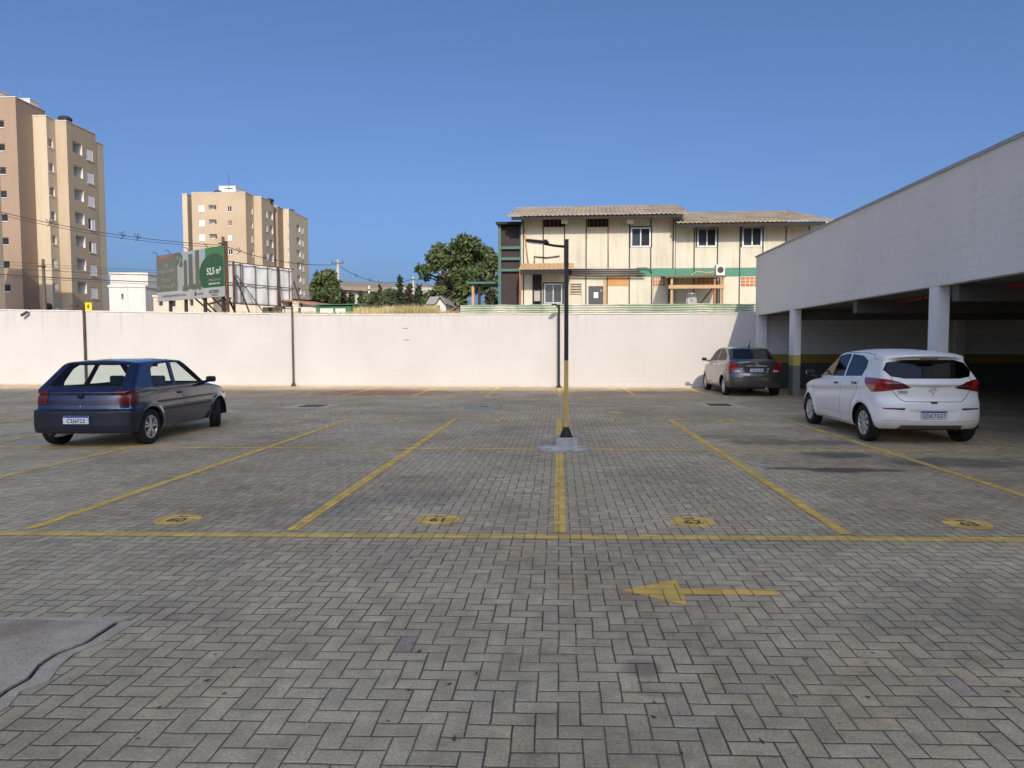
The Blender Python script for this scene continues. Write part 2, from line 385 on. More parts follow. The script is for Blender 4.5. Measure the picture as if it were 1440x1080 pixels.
SEPX = [SEP[0]-d0*3-.2, SEP[0]-d0*2-.05, SEP[0]-d0+.15] + SEP + [SEP[4]+2.35]
for x in SEPX:
    line((x, YA+.05), (x, YC), .105, M_yel if abs(x) < 6 else M_yel2, z=.0055)
for x in (-14.0, -11.6, -9.2, -7.0, -4.72, -2.33, .02, 2.47, 4.93, 7.3):
    line((x, YD), (x, wall_y(x)-.1), .11, M_yel2, z=.0055)
# numbered discs
M_num = mat('dark_stencil_paint', (.16, .10, .06), .85, var=.2)
def disc(c, num, r=.2, m=M_yel):
    pts = [(c[0]+r*math.cos(t)*(1+.02*math.sin(5*t)), c[1]+r*.92*math.sin(t)) for t in np.linspace(0, 2*math.pi, 29)[:-1]]
    d = sheet('stall_number', pts, m, .004)
    if num:
        tm = text_mesh('lettering', num, .165, M_num, d, Matrix.Translation((c[0], c[1]-.025, .0052)), .0006, .004)
        tm2 = MB().prism([(c[0]-.05, c[1]+.09, .0046), (c[0]+.035, c[1]+.09, .0046), (c[0]+.035, c[1]+.115, .0046), (c[0]-.05, c[1]+.115, .0046)], (0, 0, .001)).build('stencil_dash', M_num, d)
    return d
for (px, py), nm in zip(((250, 731), (617, 731), (974, 734), (1361, 737)), ('60', '61', '62', '63')): disc(gl(px, py), nm)
for (px, py), nm in zip(((405, 594), (556, 592), (709, 591.5), (868, 591.5), (1022, 592.5)), ('51', '52', '53', '54', '55')): disc(gl(px, py), nm, .22, M_yel2)
for (px, py) in ((427, 557), (536, 557), (633, 557), (827, 560), (866, 580)): disc(gl(px, py), None, .2, M_yel2)
# direction arrow
sheet('lane_arrow', [gl(*p) for p in ((874, 831), (944, 816.5), (951, 815.5), (957, 828), (1088, 829.5), (1096, 837), (962, 836), (966, 851.5), (955, 849))], M_yel, .004)
# cement splash round the lamp foot
cc = gl(790, 631)
pts = [(cc[0]+(.52+.1*math.sin(3.1*t+1)+random.uniform(-.04, .04))*math.cos(t)*.95, cc[1]-.02+(.55+.06*math.cos(4*t))*math.sin(t)*.85) for t in np.linspace(0, 2*math.pi, 50)[:-1]]
m, t, p = newmat('cement_wash'); P = t.pos()
dd = t.node('ShaderNodeVectorMath', {0: t.node('ShaderNodeVectorMath', {0: P, 1: (cc[0], cc[1], 0)}, operation='SUBTRACT').outputs[0]}, operation='LENGTH').outputs['Value']
al = t.ramp(t.m('ADD', dd, t.m('MULTIPLY', t.m('SUBTRACT', t.noise(P, 4.5, 5, .7), .5), .95)), .2, .56, .8, 0)
t.set(p.inputs['Base Color'], t.mix(t.ramp(t.noise(P, 9, 4, .6), .35, .65), (.80, .74, .64, 1), (.66, .60, .51, 1))); p.inputs['Roughness'].default_value = .9; t.set(p.inputs['Alpha'], al)
sheet('cement_patch', pts, m, .0085, th=.0005)
# drain covers
M_cover = mat('cover_concrete', (.38, .345, .29), .9, var=.2, vs=4, bump=.3)
M_lid = mat('cast_iron_lid', (.075, .075, .07), .6, metal=.4, var=.2)
for (px, py, w, lab) in ((440, 571.5, .95, 'square iron drain cover in a concrete surround beyond the blue hatchback'), (1011, 570, .95, 'square iron drain cover in a concrete surround in front of the grey sedan')):
    c = gl(px, py); t_ = thing('drain_cover', lab, 'drain cover', (c[0], c[1], 0))
    MB().box(-w*.62, w*.62, -w*.6, w*.6, .001, .012).build('surround', M_cem, t_, bevel=.004)
    l = MB().box(-w*.3, w*.3, -w*.36, w*.36, .012, .022).build('lid', M_lid, t_, bevel=.004)
c0, c1 = gl(652, 576), gl(708, 570)
t_ = thing('inspection_slab', 'grey rectangular concrete slab set in the paving beyond the tall lamp', 'slab', ((c0[0]+c1[0])/2, (c0[1]+c1[1])/2, 0))
w, l = (c1[0]-c0[0])/2, .6
MB().box(-w, w, -l, l, .001, .02).build('slab', M_cover, t_, bevel=.006)
MB().box(-.1, .1, -.02, .02, .02, .032).build('lifting_bar', M_lid, t_)
MB().box(.55, 1.05, -.9, .15, .001, .012)  # (kept small)
# litter: a few leaves and a stick on the stones
M_leaf = mat('dead_leaf', (.12, .075, .04), .9, var=.3, vs=20)
mb = MB()
for i in range(70):
    px, py = random.uniform(0, 1440), random.uniform(600, 1070); g = hz(px, py); s = random.uniform(.008, .022); a = random.uniform(0, 6.3)
    u = Vector((math.cos(a), math.sin(a), random.uniform(.0, .3)))*s; v = Vector((-math.sin(a), math.cos(a), .1))*s*.5
    c = Vector((g.x, g.y, .006)); mb.quad(c-u, c-v, c+u, c+v)
o = mb.build('leaf_litter', M_leaf); struct(o, 'stuff', 'small dead leaves scattered over the paving')

# ---------------------------------------------------------------- back wall
M_wall = block_mat('white_wall_paint', (.52, .505, .49), .45, .22, .014, .14, .09, .12, dirt=.22)
M_cop = mat('wall_coping', (.62, .58, .53), .85, var=.15, vs=2, streak=.25)
wl = thing('perimeter_wall', 'long white painted block wall across the far end of the car park', 'wall', (W0.x, W0.y, 0), WA)
def wl_x(px): # local x on the wall's front face for a pixel column
    q = hit(px, 500, W0, WN); return (q-W0).dot(WD)
def wl_top(s): return float(np.interp(s, [-14, 0, 14, 60], [3.45, 3.16, 2.90, 2.88]))
mb = MB(); cp = MB()
ss = [-22, -14, -6, 0, 4, 8, 11, 14, 20, 26, 34, 48]
for a, b in zip(ss, ss[1:]):
    za, zb = wl_top(a)-.05, wl_top(b)-.05
    mb.add([(a, 0, -.1), (b, 0, -.1), (b, .2, -.1), (a, .2, -.1), (a, 0, za), (b, 0, zb), (b, .2, zb), (a, .2, za)], [(0,1,5,4), (1,2,6,5), (2,3,7,6), (3,0,4,7), (4,5,6,7), (3,2,1,0)])
    cp.add([(a, -.025, za), (b, -.025, zb), (b, .225, zb), (a, .225, za), (a, -.025, za+.05), (b, -.025, zb+.05), (b, .225, zb+.05), (a, .225, za+.05)], [(0,1,5,4), (2,3,7,6), (4,5,6,7), (3,2,1,0)])
wb = mb.build('wall', M_wall, wl); cp.build('coping', M_cop, wl)
M_scar = mat('wall_scar', (.28, .2, .12), .9, var=.3, vs=20)
for px, py in ((570, 461.5), (572, 478)):
    s = wl_x(px); z = 1.55+(489-py)*26.9/960
    mb = MB(); mb.prism([(s-.14, -.004, z-.02), (s+.1, -.004, z-.015), (s+.15, -.004, z+.01), (s-.05, -.004, z+.02)], (0, .0035, 0)); mb.build('chipped_patch', M_scar, wl)
# second skin patch where the plaster was redone
M_seam = mat('wall_joint', (.50, .46, .41), .9, var=.2)
for px in (-30, 238, 612, 806):
    s = wl_x(px); MB().box(s-.006, s+.006, -.003, .0, .0, wl_top(s)-.06).build('movement_joint', M_seam, wl)
# security camera bracket on the left of the wall top
s = wl_x(40); q = W0 + WD*s
tc = thing('security_camera', 'small security camera on a bracket at the top of the left white wall', 'camera', (q.x, q.y, wl_top(s)-.12), WA)
M_blk = mat('black_metal', (.018, .018, .018), .5, var=.1)
MB().bar((.12, -.0, 0), (.12, -.12, 0), .04).build('bracket', M_blk, tc)
MB().bar((.16, -.14, .02), (-.08, -.2, -.14), .09, .09).build('camera_housing', M_blk, tc, bevel=.01)

# ---------------------------------------------------------------- lamp posts
M_pblk = mat('black_post_paint', (.014, .014, .015), .45, var=.15)
M_pyel = mat('yellow_post_paint', (.58, .38, .10), .55, var=.15, vs=8, streak=.2)
M_led = mat('led_panel', (.75, .75, .72), .3, var=0)
M_base = mat('base_concrete', (.40, .385, .35), .9, var=.2, vs=7, bump=.4, bs=40)
def lamp_post(loc, rz, label, plinth=True, h=3.24, yel=1.22, pole_mats=None, w=.065):
    t_ = thing('lamp_post', label, 'lamp post', loc, rz, 'lamp posts of the car park')
    z0 = .13 if plinth else 0
    if plinth: MB().box(-.17, .17, -.14, .14, -.005, .13).build('plinth', M_base, t_, bevel=.012)
    bp = MB(); bp.box(-.1, .1, -.1, .1, z0, z0+.012)
    for sx, sy in ((1,0), (-1,0), (0,1), (0,-1)):
        a = Vector((sx, sy, 0)); n = Vector((-sy, sx, 0))*.004
        bp.prism([a*.03-n+Vector((0,0,z0+.012)), a*.1-n+Vector((0,0,z0+.012)), a*.03-n+Vector((0,0,z0+.15))], n*2)
    bp.prism([(-.1, -.034, z0+.012), (.1, -.034, z0+.012), (.04, -.034, z0+.16), (-.04, -.034, z0+.16)], (0, .068, 0))
    for sx in (-1, 1):
        for sy in (-1, 1): bp.box(sx*.08-.01, sx*.08+.01, sy*.08-.01, sy*.08+.01, z0+.012, z0+.035)
    bp.build('base_plate', M_pblk, t_)
    pm = pole_mats or (M_pyel, M_pblk)
    zy = z0+yel
    pb = MB()
    if yel: pb.box(-w/2, w/2, -w/2, w/2, z0+.012, zy, 0)
    pb.box(-w/2, w/2, -w/2, w/2, zy if yel else z0+.012, h, 1)
    pb.box(-w/2-.003, w/2+.003, -w/2-.003, w/2+.003, h, h+.012, 1)
    pb.build('pole', list(pm), t_)
    am = MB(); am.tube([(-w/2, 0, h-.10), (-.2, 0, h-.085), (-.36, 0, h-.055)], .02, 8); am.build('arm', pm[1], t_, smooth=True)
    hd = MB(); hd.prism([(-.28, -.05, h-.06), (-.33, -.09, h-.055), (-.60, -.085, h-.03), (-.64, -.05, h-.025), (-.64, .05, h-.025), (-.60, .085, h-.03), (-.33, .09, h-.055), (-.28, .05, h-.06)], (0, 0, .035))
    hd.box(-.36, -.3, -.03, .03, h-.02, h+.005); hd.build('lamp_head', M_pblk, t_, bevel=.006)
    MB().prism([(-.36, -.06, h-.062), (-.58, -.06, h-.04), (-.58, .06, h-.04), (-.36, .06, h-.062)], (0, 0, -.004)).build('light_panel', M_led, t_)
    return t_
q = hz(796, 625.5)
lamp_post((q.x, q.y, 0), R(4), 'tall black lamp post with yellow lower half on a concrete block between the stalls')
M_prust = mat('rusty_post_paint', (.05, .033, .024), .6, var=.3, vs=4, c2=(.12, .055, .03), c2s=1.2)
for px, off, rz, lab in ((786, .24, R(70), 'thin dark lamp post against the middle of the white wall behind the tall lamp'),
                         (412, .07, R(15), 'rust brown lamp post against the white wall below the bare billboard frame'),
                         (120, .07, R(-12), 'rust brown lamp post against the white wall beside the yellow sign')):
    p_ = hit(px, 500, W0 - WN*off, WN); lamp_post((p_.x, p_.y, 0), rz, lab, False, 3.2 if px > 300 else 3.3, 0, (M_prust, M_prust) if px != 786 else (M_pblk, M_pblk), .07)
# yellow sign
p_ = hy(124.5, 431.5, wall_y(-22)+.45)
ts = thing('warning_sign', 'square yellow sign with a dark figure sticking up above the left white wall', 'sign', (p_.x, p_.y, 0), WA)
M_sy = mat('yellow_sign', (.80, .55, .02), .5, var=.06); 
MB().box(-.15, .15, -.01, .01, p_.z-.16, p_.z+.18).build('panel', M_sy, ts, bevel=.006)
MB().bar((.0, .035, 2.4), (.0, .035, p_.z+.1), .045).build('stake', M_prust, ts)
fg = MB(); fg.prism([(-.03, -.013, p_.z-.06), (.035, -.013, p_.z-.06), (.02, -.013, p_.z+.03), (.06, -.013, p_.z+.02), (.055, -.013, p_.z+.05), (-.02, -.013, p_.z+.07), (-.06, -.013, p_.z+.03), (-.05, -.013, p_.z+.0)], (0, .002, 0))
fg.lathe([(.0, -.013), (.022, -.013), (.022, -.011)], 10, 'y', (0, 0, p_.z+.1)); fg.build('pictogram', M_blk, ts)

# ---------------------------------------------------------------- carport building on the right
FX = gl(1115.5, 557.5)[0]                                            # its west face
ZB = hx(1440, 381.8, FX).z; ZT = hx(1440, 185.5, FX).z
YE = wall_y(FX) + .0                                                 # far end, at the wall
cp_ = thing('carport_building', 'white block walled parking shelter open on the side of the car park', 'building', (FX, 0, 0))
M_fas = block_mat('fascia_paint', (.90, .845, .76), .4, .2, .014, .22, .12, .12, flip=True)
M_white = mat('white_column_paint', (.86, .84, .80), .8, var=.05, vs=3, streak=.08, bump=.1)
M_int = block_mat('shelter_wall_paint', (.78, .76, .73), .4, .2, .014, .5, .25, .12)
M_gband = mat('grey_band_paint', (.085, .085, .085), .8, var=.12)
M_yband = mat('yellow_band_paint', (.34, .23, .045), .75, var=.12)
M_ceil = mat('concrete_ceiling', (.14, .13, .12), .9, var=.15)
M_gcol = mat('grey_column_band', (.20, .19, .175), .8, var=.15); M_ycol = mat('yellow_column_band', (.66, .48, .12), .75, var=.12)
Y0C = -18.0; XR = 24.0
f = MB().box(0, .2, Y0C, YE-.02, ZB, ZT-.06).build('fascia_wall', M_fas, cp_)
MB().box(-.04, .24, Y0C, YE+.01, ZT-.06, ZT).build('coping', mat('grey_coping', (.42, .43, .45), .6, var=.1, metal=.3), cp_)
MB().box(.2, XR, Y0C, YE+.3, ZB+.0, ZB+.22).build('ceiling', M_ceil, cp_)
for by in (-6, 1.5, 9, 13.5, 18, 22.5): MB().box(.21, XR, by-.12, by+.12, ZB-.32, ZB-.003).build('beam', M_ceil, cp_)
# back wall inside, three paint bands, following the perimeter wall line
def band(name, m, z0, z1, dy):
    mb = MB(); y0, y1 = wall_y(FX+.3)-dy, wall_y(FX+XR)-dy
    mb.prism([(.3, y0, z0), (XR, y1, z0), (XR, y1+.15, z0), (.3, y0+.15, z0)], (0, 0, z1-z0)); return mb.build(name, m, cp_)
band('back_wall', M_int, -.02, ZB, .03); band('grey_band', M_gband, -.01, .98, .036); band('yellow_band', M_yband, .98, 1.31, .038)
MB().box(XR-.2, XR, Y0C, YE-2, -.02, ZB).build('side_wall', M_int, cp_)
def column(y0, y1, x0=.02, x1=.24, z=ZB):
    c = MB(); 
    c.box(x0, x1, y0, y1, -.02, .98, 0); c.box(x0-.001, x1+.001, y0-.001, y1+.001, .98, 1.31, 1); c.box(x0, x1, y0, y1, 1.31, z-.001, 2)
    return c.build('column', [M_gcol, M_ycol, M_white], cp_)
def colpx(a, b): # west face from pixel column a (far) to b (near)
    return hx(b, 470, FX).y, hx(a, 470, FX).y
y0, y1 = colpx(1109, 1115.7); column(y0, y1)
y0, y1 = colpx(1303.5, 1316.8); column(y0, y1)
column(4.2, 4.6); column(-5, -4.6); column(-13, -12.6)
MB().box(.02, .36, YE-.32, YE-.04, -.02, ZB-.001).build('column', M_white, cp_)
q = hy(1355, 480, YE-.5); 
for px in (1355, 1205): 
    q = hy(px, 480, YE-.9); yb = wall_y(q.x)
    if px == 1355: column(yb-.32, yb-.05, q.x-FX-.16, q.x-FX+.16)
MB().box(12.6, 12.9, 14.0, 14.35, -.02, ZB-.001).build('column', M_gband, cp_)
# red sprinkler pipes hung under the ceiling
M_red = mat('red_pipe_paint', (.34, .035, .03), .5, var=.15)
pa, pb_ = hx(1224, 429, FX+1.15), hx(1440, 399, FX+1.15)
tp = thing('sprinkler_pipe', 'red pipe with clamps hanging under the dark shelter ceiling', 'pipe', (pa.x, pa.y, 0))
mb = MB(); d_ = (pb_-pa).normalized(); mb.tube([(0, 0, pa.z), tuple((pb_-pa)*1.7 + Vector((0, 0, pa.z)))], .05, 10); mb.build('main_pipe', M_red, tp, smooth=True)
mb = MB(); mb.tube([(-.12, .3, pa.z+.12), (-.12, -14, pa.z+.10)], .025, 8); mb.build('branch_pipe', M_red, tp, smooth=True)
for i in range(5):
    y = -.4 - i*2.4; MB().box(-.07, .07, y-.03, y+.03, pa.z-.06, ZB+.05).build('hanger', M_lid, tp)

# ---------------------------------------------------------------- tall unseen block added behind the camera so its shadow fills the car park
M_tower = mat('tower_render', (.52, .42, .31), .9, var=.08, vs=.5, streak=.1)
M_dkg = mat('dark_window', (.03, .035, .04), .15, var=0)
HB = .60*(25.0+90)
tb = thing('shading_tower', 'tall beige unseen tower added behind the viewer to shade the car park', 'building', (16, -90, 0))
MB().box(-22, 23, -14, 0, -.03, HB).build('wall', M_tower, tb)
mb = MB()
for fl in range(22):
    for i in range(14): x = -20.5+i*3.2; mb.box(x-.6, x+.6, -.05, .03, 2+fl*3, 3.2+fl*3)
w_ = mb.build('window', M_dkg, tb); w_['kind'] = 'stuff'
# ================================================================ cars: smooth implicit bodies, meshed, cut into parts
def smax(a, b, k):
    h = np.clip(.5+.5*(a-b)/k, 0, 1); return b*(1-h)+a*h+k*h*(1-h)
def smin(a, b, k): return -smax(-a, -b, k)
def sm_all(k, *fs):
    r = fs[0]
    for f in fs[1:]: r = smax(r, f, k)
    return r
def crv(pts, s=.05):
    xs, ys = zip(*sorted(pts)); g = np.linspace(xs[0]-.3, xs[-1]+.3, 600)
    k = max(1, int(s/(g[1]-g[0]))); w = np.exp(-.5*(np.arange(-3*k, 3*k+1)/k)**2); w /= w.sum()
    v = np.interp(g, xs, ys); v = np.convolve(np.pad(v, 3*k, mode='edge'), w, 'valid')
    return lambda x: np.interp(x, g, v)
def plane2(u, z, p, q):           # signed distance to the line p->q in (u,z), positive on its left
    d = np.array(q)-np.array(p); L = np.hypot(*d); n = np.array([-d[1], d[0]])/L
    return (u-p[0])*n[0]+(z-p[1])*n[1]
def surface_net(Fn, lo, hi, h):
    n = [int(math.ceil((hi[i]-lo[i])/h))+1 for i in range(3)]
    ax = [lo[i]+h*np.arange(n[i]) for i in range(3)]
    X, Y, Z = np.meshgrid(*ax, indexing='ij'); V = Fn(X, Y, Z); S = V < 0
    acc = np.zeros([k-1 for k in n]+[3]); cnt = np.zeros([k-1 for k in n])
    cs = [(i, j, k) for i in (0, 1) for j in (0, 1) for k in (0, 1)]
    sl = lambda a, c: a[c[0]:a.shape[0]-1+c[0], c[1]:a.shape[1]-1+c[1], c[2]:a.shape[2]-1+c[2]]
    for a in cs:
        for d in range(3):
            if a[d] == 0:
                b = list(a); b[d] = 1
                va, vb = sl(V, a), sl(V, b); cross = (va < 0) != (vb < 0)
                t = np.where(cross, va/np.where(cross, va-vb, 1), 0)
                p = np.array(a)[None, None, None, :] + np.zeros(va.shape+(3,)); p[..., d] += t
                acc += np.where(cross[..., None], p, 0); cnt += cross
    act = cnt > 0; idx = -np.ones(act.shape, int); idx[act] = np.arange(act.sum())
    I = np.argwhere(act); P = np.array(lo) + h*(I + acc[act]/cnt[act][:, None])
    faces = []
    for d in range(3):
        u, v = [(1, 2), (2, 0), (0, 1)][d]
        s0 = [slice(None)]*3; s1 = [slice(None)]*3; s0[d] = slice(0, -1); s1[d] = slice(1, None)
        cr = np.argwhere(S[tuple(s0)] != S[tuple(s1)])
        cr = cr[(cr[:, u] > 0) & (cr[:, v] > 0) & (cr[:, u] < n[u]-1) & (cr[:, v] < n[v]-1)]
        ins = S[tuple(cr.T)]
        q = []
        for du, dv in ((1, 1), (0, 1), (0, 0), (1, 0)):
            c = cr.copy(); c[:, u] -= du; c[:, v] -= dv; q.append(idx[tuple(c.T)])
        q = np.stack(q, 1); q[~ins] = q[~ins][:, ::-1]; faces.append(q)
    faces = np.concatenate(faces)
    def grad(P, e=6e-3):
        g = np.empty_like(P)
        for d in range(3):
            o = np.zeros(3); o[d] = e; a, b = P+o, P-o
            g[:, d] = (Fn(a[:, 0], a[:, 1], a[:, 2])-Fn(b[:, 0], b[:, 1], b[:, 2]))/(2*e)
        return g
    for _ in range(4):
        g = grad(P); f = Fn(P[:, 0], P[:, 1], P[:, 2]); P = P - np.clip(f/(np.maximum((g*g).sum(1), .05)), -h, h)[:, None]*g
    return P, faces, grad
class Shell:
    """a meshed body; regions are cut out of it as parts of their own"""
    def __init__(s, Fn, lo, hi, h=.024):
        P, Q, s.grad = surface_net(Fn, lo, hi, h); s.h = h
        s.bm = bmesh.new(); vs = [s.bm.verts.new(p) for p in P]
        for q in Q:
            if len(set(q)) == 4: s.bm.faces.new([vs[i] for i in q])
        s.bm.normal_update(); s.bk = {}; s.put(s.bm.faces)
    def put(s, faces):
        for f in faces:
            c = f.verts[0].co; s.bk.setdefault((int(c.x//.12), int(c.y//.12), int(c.z//.12)), set()).add(f)
    def cut(s, planes):
        """planes: [(point, outward normal)]; splits along them and returns the faces inside all"""
        pl = [(Vector(p), Vector(n).normalized()) for p, n in planes]; m = s.h*2.5
        cand = set()
        for k, fs in s.bk.items():
            c = Vector(((k[0]+.5)*.12, (k[1]+.5)*.12, (k[2]+.5)*.12))
            if all((c-p).dot(n) < m+.16 for p, n in pl): cand.update(f for f in fs if f.is_valid)
        cand = [f for f in cand if all((f.calc_center_median()-p).dot(n) < m for p, n in pl)]
        for p, n in pl:
            geom = set(cand)
            for f in cand: geom.update(f.edges); geom.update(f.verts)
            r = bmesh.ops.bisect_plane(s.bm, geom=list(geom), dist=1e-5, plane_co=p, plane_no=n)
            cand = [g for g in r['geom'] if isinstance(g, bmesh.types.BMFace)]; 
        s.put(cand)
        return [f for f in cand if f.is_valid and all((f.calc_center_median()-p).dot(n) < 1e-6 for p, n in pl)]
    @staticmethod
    def poly(poly, ax, extra=()):
        """convex polygon in (x,z) for ax='y', (y,z) for ax='x' as planes"""
        c = Vector((sum(p[0] for p in poly)/len(poly), sum(p[1] for p in poly)/len(poly))); out = []
        for a, b in zip(poly, list(poly[1:])+[poly[0]]):
            n = Vector((-(b[1]-a[1]), b[0]-a[0]))
            if n.dot(c-Vector(a)) > 0: n = -n
            out.append((((a[0], 0, a[1]), (n.x, 0, n.y)) if ax == 'y' else ((0, a[0], a[1]), (0, n.x, n.y))))
        return out + list(extra)
    def side(s, poly, sg, extra=()): return s.cut(s.poly(poly, 'y', [((0, .3*sg, 0), (0, -sg, 0))] + list(extra)))
    def rear(s, poly, x=-1.0): return s.cut(s.poly(poly, 'x', [((x, 0, 0), (1, 0, 0))]))
    def paint(s, faces, mi):
        for f in faces:
            if f.is_valid: f.material_index = mi
    def strokes(s, pts, w, mi, ax, sg=1, x=-1.0):
        for a, b in zip(pts, pts[1:]):
            a, b = Vector(a), Vector(b); d = (b-a).normalized(); n = Vector((-d.y, d.x))*w/2; e = d*w*.3
            q = [a+n-e, b+n+e, b-n+e, a-n-e]
            s.paint(s.side(q, sg) if ax == 'y' else s.rear(q, x), mi)
    def take(s, faces, name, mats, parent, off=0.0, keep=False, only=None):
        faces = [f for f in faces if f.is_valid and (only is None or f.material_index == only)]
        if not faces: return None
        vi = {}; vs = []; fs = []; mi = []
        for f in faces:
            r = []
            for v in f.verts:
                if v not in vi: vi[v] = len(vs); vs.append(tuple(v.co))
                r.append(vi[v])
            fs.append(r); mi.append(f.material_index)
        o = s.mesh(name, np.array(vs), fs, mats, parent, off, mi)
        if not keep: bmesh.ops.delete(s.bm, geom=faces, context='FACES')
        return o
    def mesh(s, name, P, fs, mats, parent, off=0.0, mi=None, flip=False):
        g = s.grad(P); g /= np.maximum(np.linalg.norm(g, axis=1), 1e-6)[:, None]
        me = bpy.data.meshes.new(name); me.from_pydata((P+g*off).tolist(), [], [list(f)[::-1] for f in fs] if flip else fs)
        mats = mats if isinstance(mats, (list, tuple)) else [mats]
        for m in mats: me.materials.append(m)
        if mi is not None and len(mats) > 1: me.polygons.foreach_set('material_index', mi)
        me.polygons.foreach_set('use_smooth', [True]*len(fs)); me.update()
        me.normals_split_custom_set_from_vertices((g*(-1 if flip else 1)).tolist())
        return link(name, me, parent)
    def finish(s, mats, parent, inner):
        bm = s.bm; bm.verts.index_update(); bm.verts.ensure_lookup_table()
        P = np.array([v.co[:] for v in bm.verts]); fs = [[v.index for v in f.verts] for f in bm.faces]
        b = s.mesh('body', P, fs, mats, parent, 0, [f.material_index for f in bm.faces])
        s.mesh('interior_trim', P, fs, inner, parent, -.028, flip=True)
        bm.free(); return b

M_tyre = mat('tyre_rubber', (.012, .012, .012), .85, var=.2, vs=30, bump=.3, bs=120)
M_alloy = mat('alloy_wheel', (.62, .62, .62), .3, metal=.85, var=.08)
M_silver = mat('silver_hubcap', (.55, .55, .55), .38, metal=.6, var=.08)
M_dark = mat('dark_plastic', (.012, .012, .013), .55, var=.1)
M_black = mat('gloss_black', (.008, .008, .009), .2, var=0)
M_cab = mat('cabin_fabric', (.03, .03, .032), .95, var=.15)
M_lightcab = mat('grey_seat_fabric', (.085, .088, .095), .95, var=.15)
M_red_l = mat('red_lamp_plastic', (.13, .006, .006), .2, var=0, coat=.4)
M_red_b = mat('bright_red_lamp_plastic', (.36, .010, .010), .15, var=0, coat=.5)
M_clear_l = mat('clear_lamp_plastic', (.55, .5, .5), .12, var=0, coat=1)
M_chrome = mat('chrome', (.75, .75, .75), .15, metal=1, var=0)
M_plate = mat('plate_white', (.74, .74, .74), .5, var=.05)
M_pblue = mat('plate_blue', (.03, .06, .35), .5, var=0)
M_ptxt = mat('plate_black', (.01, .01, .012), .6, var=0)

def wheel(parent, loc, r, w, sg, style, steer=0.0):
    """sg=+1: outer face towards +y"""
    e = bpy.data.objects.new('wheel', None); col.objects.link(e); e.parent = parent; e.location = loc; e.rotation_euler = (0, 0, steer)
    ri = r*.66
    prof = [(ri, -w*.46), (r*.86, -w*.52), (r*.965, -w*.46), (r, -w*.34), (r, -.012), (r*.985, -.008), (r*.985, .008), (r, .012), (r, w*.34), (r*.965, w*.46), (r*.86, w*.52), (ri, w*.46), (ri*.97, w*.3), (ri*.97, -w*.3)]
    MB().lathe(prof, 48, 'y', closed=True).build('tyre', M_tyre, e, smooth=True)
    rm = MB(); y = lambda v: v*sg
    rm.lathe([(ri*.99, y(w*.40)), (ri*.99, y(w*.47)), (ri*.93, y(w*.46)), (ri*.9, y(w*.36)), (ri*.9, y(-w*.3))], 40, 'y', mi=0)
    rm.lathe([(.001, y(w*.10)), (ri*.91, y(w*.06))], 32, 'y', mi=1)
    rm.lathe([(.001, y(w*.45)), (ri*.14, y(w*.45)), (ri*.2, y(w*.40)), (ri*.22, y(w*.2))], 24, 'y', mi=0)
    def spoke(t, w0, w1, r0, r1):
        c, s_ = math.cos(t), math.sin(t)
        def P(rr, off, yy): return (c*rr-s_*off, y(yy), s_*rr+c*off)
        vs = [P(r0, -w0, w*.43), P(r0, w0, w*.43), P(r1, w1, w*.45), P(r1, -w1, w*.45), P(r0, -w0, w*.22), P(r0, w0, w*.22), P(r1, w1, w*.22), P(r1, -w1, w*.22)]
        rm.add(vs, [(0,1,2,3), (7,6,5,4), (0,4,5,1), (1,5,6,2), (2,6,7,3), (3,7,4,0)])
    if style == 'alloy':
        for k in range(5):
            for o in (-.21, .21): spoke(2*math.pi*k/5+o+.3, ri*.075, ri*.1, ri*.16, ri*.95)
    elif style == 'petal':
        for k in range(9): spoke(2*math.pi*k/9+.2, ri*.055, ri*.175, ri*.17, ri*.95)
    else:
        for k in range(10): spoke(2*math.pi*k/10+.2, ri*.06, ri*.13, ri*.17, ri*.95)
    rm.build('rim', [M_alloy if style == 'alloy' else M_silver, M_dark], e, bevel=.003, bseg=1)
    return e
def plate(parent, x, z, txt, tilt=.0):
    e = MB().box(-.2, .2, -.065, .065, -.004, .004).build('license_plate', M_plate, parent, bevel=.004)
    # plate lies in local xy, x to the car's right when seen from behind
    e.matrix_local = frame((x, 0, z), (0, -1, 0), (tilt, 0, 1))
    MB().box(-.198, .198, .036, .064, .004, .0052).build('blue_band', M_pblue, e)
    mb = MB()
    for a, b, c, d in ((-.2, .2, -.065, -.061), (-.2, -.196, -.06, .035), (.196, .2, -.06, .035)): mb.box(a, b, c, d, .004, .0054)
    mb.build('border', M_pblue, e)
    text_mesh('lettering', txt, .092, M_ptxt, e, Matrix.Translation((0, -.017, .0045)), .0008, .002, sx=.8, sp=1.15)
    return e
def seat(parent, x, y, m, h=.58, w=.46, z0=.30, head=True, name='seat'):
    mb = MB(); mb.box(x-.05, x+.45, y-w/2, y+w/2, z0, z0+.14)
    mb.prism([(x+.02, y-w/2, z0+.08), (x-.1, y-w/2, z0+.08), (x-.26, y-w*.46, z0+h), (x-.15, y-w*.46, z0+h)], (0, w, 0))
    s_ = mb.build(name, m, parent, bevel=.04, bseg=3)
    if head: MB().box(x-.275, x-.19, y-.125, y+.125, z0+h+.02, z0+h+.19).build('headrest', m, s_, bevel=.035, bseg=3)
    return s_
